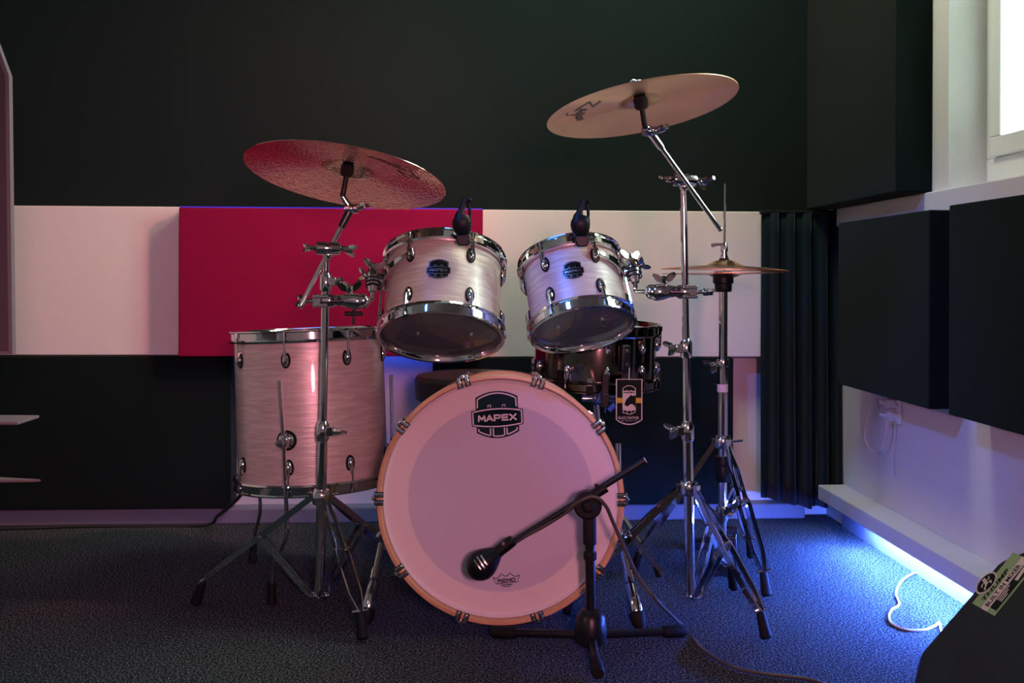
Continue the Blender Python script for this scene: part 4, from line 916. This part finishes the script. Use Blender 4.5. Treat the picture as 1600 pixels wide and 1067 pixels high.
# ================================================================== MICROPHONES
def clip_mic(label, px, py, D, group):
    b = K(px, py, D); o = thing('clip_microphone', label, 'microphone', Wd(b), RK @ Matrix.Rotation(R_(-3), 4, 'Y'), group)
    u_ = D / F * .0937 ; ZP = lambda x, y: ((x - 355) * u_, (900 - y) * u_)
    XZ = Matrix(((1, 0, 0, 0), (0, 0, 1, 0), (0, 1, 0, 0), (0, 0, 0, 1)))
    m = MB(); m.prism([ZP(*p) for p in ((275, 900), (435, 902), (462, 840), (466, 720), (232, 712), (240, 800))], -.013, .013, XZ); m.build('hoop_clip', M_['black_plastic'], o, bevel=.003)
    # body: stack of rounded sections
    secs = [(712, 240, 465, .012), (660, 208, 482, .016), (600, 186, 498, .019), (530, 176, 506, .021), (470, 188, 506, .021), (410, 225, 500, .017), (370, 235, 400, .014), (300, 292, 400, .012), (220, 325, 425, .011), (150, 362, 460, .010), (105, 395, 480, .008)]
    loops = []
    for y, xa_, xb_, hy in secs:
        cx, z = ((xa_ + xb_) / 2 - 355) * u_, (900 - y) * u_; hx = (xb_ - xa_) / 2 * u_
        loops.append([Vector((cx + hx * math.copysign(abs(math.cos(a)) ** .7, math.cos(a)), hy * math.copysign(abs(math.sin(a)) ** .7, math.sin(a)), z)) for a in [2 * PI * k / 20 for k in range(20)]])
    m = MB(); m.loft(loops); m.build('body', M_['black_plastic'], o, 50)
    pts = [Vector(((x - 355) * u_, 0, (900 - y) * u_)) for x, y in ((470, 430), (485, 360), (480, 270), (462, 190), (450, 130))]
    m = MB(); m.tube(smooth_path(pts, 4), .0038, 8); m.ball(Vector(((500 - 355) * u_, -.003, (900 - 150) * u_)), .006, 10); m.build('spring_arm', M_['rubber'], o)
    return o
clip_mic('black clip-on microphone on the hoop of the larger rack tom', 724.5, 384, 2.50, 'clip microphones on the rack toms')
clip_mic('black clip-on microphone on the hoop of the smaller rack tom', 909.5, 385.5, 2.50, 'clip microphones on the rack toms')

# short tripod microphone stand
MD = 2.25; mb_ = K(923, 1000, MD); mb_.z = 0
ms = thing('microphone_stand', 'short black tripod microphone stand with a boom before the bass drum', 'stand', Wd(mb_), RK)
g = lambda px, py, d=MD: K(px, py, d) - mb_
m = MB(); zt2 = g(923, 950).z; m.lathe([(0, .016), (.030, .016), (.036, .022), (.0365, .045), (.032, zt2 - .018), (.022, zt2 - .004), (.016, zt2), (0, zt2)], 28); m.build('base', M_['black_metal'], ms)
for fx, fy in ((777, 999), (1062, 996), (934, 1060)):
    d = H * F / (fy - CY); e = K(fx, fy, d) - mb_; e.z = .016; rd = Vector((e.x, e.y, 0)).normalized()
    l = MB().cyl(rd * .022 + Vector((0, 0, .034)), e, .0098, n=16).build('leg', M_['black_metal'], ms)
    ln = e.length; MB().turn(e - rd * .045 + Vector((0, 0, .004)), e + rd * .012, [(0, 0), (.0125, 0), (.0140, .006), (.0150, .050), (.012, .058), (0, .058)], 16).build('rubber_foot', M_['rubber'], l)
MB().cyl((0, 0, zt2 - .01), g(921.5, 845), .0115, n=18).build('tube', M_['black_metal'], ms)
m = MB(); m.turn(g(922, 874), g(922, 862), [(0, 0), (.0145, 0), (.0150, .004), (.0150, .014), (.013, .018), (0, .018)], 18); m.turn(g(921.5, 850), g(921, 806), [(0, 0), (.0150, 0), (.0155, .004), (.0150, .060), (.012, .066), (0, .066)], 18); m.build('height_grip', M_['rubber'], ms)
jc = g(918, 788)
m = MB(); m.cyl(jc + Vector((0, -.016, 0)), jc + Vector((0, .016, 0)), .032, n=32); m.cyl(jc + Vector((0, -.016, 0)), jc + Vector((0, -.030, 0)), .016, .012, n=18); m.build('boom_clutch', M_['black_plastic'], ms, bevel=.004)
A, B = g(1008, 719, 2.245), g(787, 856, 2.262)
MB().cyl(A, B, .0075, n=16).build('boom_arm', M_['black_metal'], ms)
ax = (B - A).normalized()
MB().turn(A - ax * .0015, A, [(0, 0), (.0072, 0), (.0072, .002), (0, .002)]).build('end_cap', M_['tag_white'], ms)
m = MB(); p = g(940, 766, 2.245); m.turn(p - ax * .012, p + ax * .02, [(0, 0), (.011, 0), (.011, .028), (0, .028)]); m.box(p + Vector((-.012, -.004, .010)), (.008, .008, .010)); m.build('arm_collar', M_['black_plastic'], ms)
# kick microphone
mc = g(751, 884, 2.262); km_b = mb_ + mc
km = thing('bass_microphone', 'black egg shaped microphone with silver slots aimed at the bass drum', 'microphone', Wd(km_b), RK)
d = (g(790, 853, 2.262) - mc).normalized()
m = MB(); m.turn(-d * .0345, d, [(0, 0), (.012, .0025), (.022, .0095), (.0305, .021), (.0345, .0345), (.0335, .045), (.029, .058), (.021, .073), (.0145, .083), (.0115, .088), (0, .089)], 32); m.build('body', M_['black_plastic'], km, 60)
m = MB(); m.turn(d * .050, d, [(0, 0), (.0135, 0), (.0135, .042), (.011, .045), (0, .045)], 20); m.build('holder', M_['black_plastic'], km)
m = MB(); q0 = d * .066 + Vector((.0, -.010, .012)); m.box(q0, (.006, .004, .006)); m.build('switch', M_['silver'], km)
v1 = Vector((0, -1, 0)); v1 = (v1 - d * v1.dot(d)).normalized(); v2 = d.cross(v1)
if v2.z < 0: v2 = -v2
for t_, sp_ in ((.002, .70), (.0105, .85), (.019, .8)):
    pts = []
    for k in range(11):
        a = R_(22) + (k - 5) / 5 * sp_ * .55; rr = [(.0345, 0), (.0335, .0105), (.029, .0235), (.021, .0385)]
        R0 = .0345 if t_ <= 0 else (.0345 - .001 * t_ / .0105 if t_ < .0105 else .0335 - .0045 * (t_ - .0105) / .013)
        if t_ < 0: R0 = math.sqrt(max(1e-6, .0345 ** 2 - t_ ** 2))
        pts.append(d * t_ + (v1 * math.cos(a) + v2 * math.sin(a)) * R0)
    MB().tube(pts, .0022, 8).build('grille_slot', M_['silver'], km)
# its cable
q = [K(772, 878, 2.262), K(800, 850, 2.258), K(850, 822, 2.252), K(885, 800, 2.25), K(905, 784, 2.215), K(928, 776, 2.205), K(946, 790, 2.21), K(958, 816, 2.22), K(975, 855, 2.22), K(998, 902, 2.215), K(1030, 942, 2.19)]
q = [Wd(v) for v in q] + [Vector((on(2, .005, a, b).x, on(2, .005, a, b).y, .005)) for a, b in ((1068, 980), (1100, 1016), (1140, 1040), (1190, 1052), (1235, 1057), (1275, 1064), (1320, 1085))]
tag(MB().tube(smooth_path(q, 8), .0042, 8).build('microphone_cable', M_['olive_cable']), 'dark cable running from the microphone boom down across the carpet', 'cable')

# ================================================================== FLOOR SPEAKER (a wedge lying on its side, face to the drums)
SD = 1.90
EA, EB = K(1438, 1022, SD), K(1562, 878, SD)
v_ = (EB - EA).normalized(); u_ = Vector((0, -1, 0)); n_ = u_.cross(v_)
CH = .075; F0 = EA - v_ * CH; FW = (EB - EA).length + 2 * CH; LT = .62
og = Vector((F0.x, SD, 0)); sp = thing('floor_speaker', 'black wedge floor speaker with a fine grille and a green sticker', 'speaker', Wd(og), RK)
fp = lambda s, t, lift=0: F0 - og + v_ * s + u_ * t + n_ * lift
T1 = fp(FW, 0)
def sect(t, cut):
    a, b = fp(cut, t), fp(FW - cut, t); k = Vector((0, -t, 0))
    return [Vector((a.x + .004, a.y, .0)), a, b, Vector((T1.x + .085 - cut * .5, 0, T1.z - .012 - cut * .4)) + k, Vector((T1.x + .125 - cut * .6, 0, .12)) + k, Vector((T1.x + .100 - cut * .6, 0, 0)) + k]
m = MB(); m.loft([sect(0, CH), sect(CH * .92, .004), sect(LT - CH, .004), sect(LT, CH)]); m.build('cabinet', M_['black_plastic'], sp, 30, bevel=.006)
def grille_mat():
    m, nt, b = newmat('perforated_black_grille'); tc = N(nt, 'ShaderNodeTexCoord'); vo = N(nt, 'ShaderNodeTexVoronoi'); vo.inputs['Scale'].default_value = 230; vo.inputs['Randomness'].default_value = 0.0
    nt.links.new(tc.outputs['Object'], vo.inputs['Vector']); r = ramp(nt, [(0.25, (0.0012, 0.0022, 0.0022)), (0.45, (0.005, 0.011, 0.0115))]); nt.links.new(vo.outputs['Distance'], r.inputs[0]); nt.links.new(r.outputs[0], b.inputs['Base Color'])
    bp = N(nt, 'ShaderNodeBump'); bp.inputs['Strength'].default_value = 0.6; bp.inputs['Distance'].default_value = 0.002; nt.links.new(vo.outputs['Distance'], bp.inputs['Height']); nt.links.new(bp.outputs[0], b.inputs['Normal']); b.inputs['Roughness'].default_value = 0.5; b.inputs['Metallic'].default_value = 0.2
    return m
GM = Matrix((v_, -u_, n_)).transposed().to_4x4(); GM.translation = F0 - og
if GM.to_3x3().determinant() < 0: GM = Matrix((v_, u_, n_)).transposed().to_4x4(); GM.translation = F0 - og; gs = 1
else: gs = -1
ins = .012
m = MB(); m.prism([(s, gs * t) for s, t in ((CH + ins * .5, ins), (FW - CH - ins * .5, ins), (FW - ins, CH + ins * .5), (FW - ins, LT - CH), (FW - CH, LT - ins), (CH, LT - ins), (ins, LT - CH), (ins, CH + ins * .5))], .0, .006); m.build('grille', grille_mat(), sp, 0, M=GM, bevel=.002)
def face_uv(px, py):
    d0 = K(px, py, 1.0) - Vector((0, 0, H)); q = Vector((0, 0, H)) - F0
    t = -(q.dot(n_)) / d0.dot(n_); w = q + d0 * t; return w.dot(v_), w.dot(u_)
c0, c1, c2 = face_uv(1523, 946), face_uv(1573, 884), face_uv(1557, 968)
ex = Vector((c1[0] - c0[0], c1[1] - c0[1])); Ls = ex.length; ex.normalize(); ey = Vector((-ex.y, ex.x)); Hs = Vector((c2[0] - c0[0], c2[1] - c0[1])).dot(ey)
def sf(lay): return lambda x, y: fp(c0[0] + ex.x * x * Ls + ey.x * y * Hs, c0[1] + ex.y * x * Ls + ey.y * y * Hs, .0066 + .0004 * lay)
XX = 1.28
m = MB(); m.poly([(0, 0), (XX, 0), (XX, 1.0), (0, 1.0)], sf(0)); st = m.build('sticker', M_['green_print'], sp, 0)
m = MB(); m.poly([(0, .40), (XX, .40), (XX, .66), (0, .66)], sf(1))
ov = [(.49 + .27 * math.cos(a), -.06 + .28 * math.sin(a)) for a in [2 * PI * k / 28 for k in range(28)]]; m.poly(ov, sf(1)); m.build('cream_print', M_['pink_print'], st, 0)
m = MB(); m.poly([(.10, .66), (XX, .66), (XX, .93), (.10, .93)], sf(1)); m.poly([(.49 + (x - .49) * .86, -.06 + (y + .06) * .86) for x, y in ov], sf(2))
put_text(m, 'BUILT IN MIXER', 1.02, .16, lambda x, y: sf(2)(.60 + x, .53 - y), offset=.02); put_text(m, 'THUMP', .78, .14, lambda x, y: sf(2)(.54 + x, .285 - y), shear=.2, offset=.02); m.build('dark_print', M_['tag_black'], st, 0)
m = MB(); 
for k in range(3): m.line([(.30, .72 + .07 * k), (.66 - .08 * k, .72 + .07 * k)], .035, sf(2))
m.line([(.80, .80), (1.10, .76)], .12, sf(2))
ct_ = lambda x, y: sf(3)(.49 + x, -.06 + y)
m.poly([(.03 + .045 * math.cos(a), -.13 + .05 * math.sin(a)) for a in [2 * PI * k / 10 for k in range(10)]], ct_)
for pts, w_ in (([(.02, -.08), (-.02, .05)], .07), ([(-.01, .04), (.08, .09), (.05, .17)], .045), ([(-.02, .05), (-.10, .10), (-.14, .15)], .045), ([(.02, -.06), (.10, -.01), (.14, -.08)], .035), ([(.01, -.05), (-.09, -.06), (-.12, .0)], .035)): m.line(pts, w_, ct_)
m.build('pale_print', M_['pink_print'], st, 0)
bpy.context.view_layer.update()
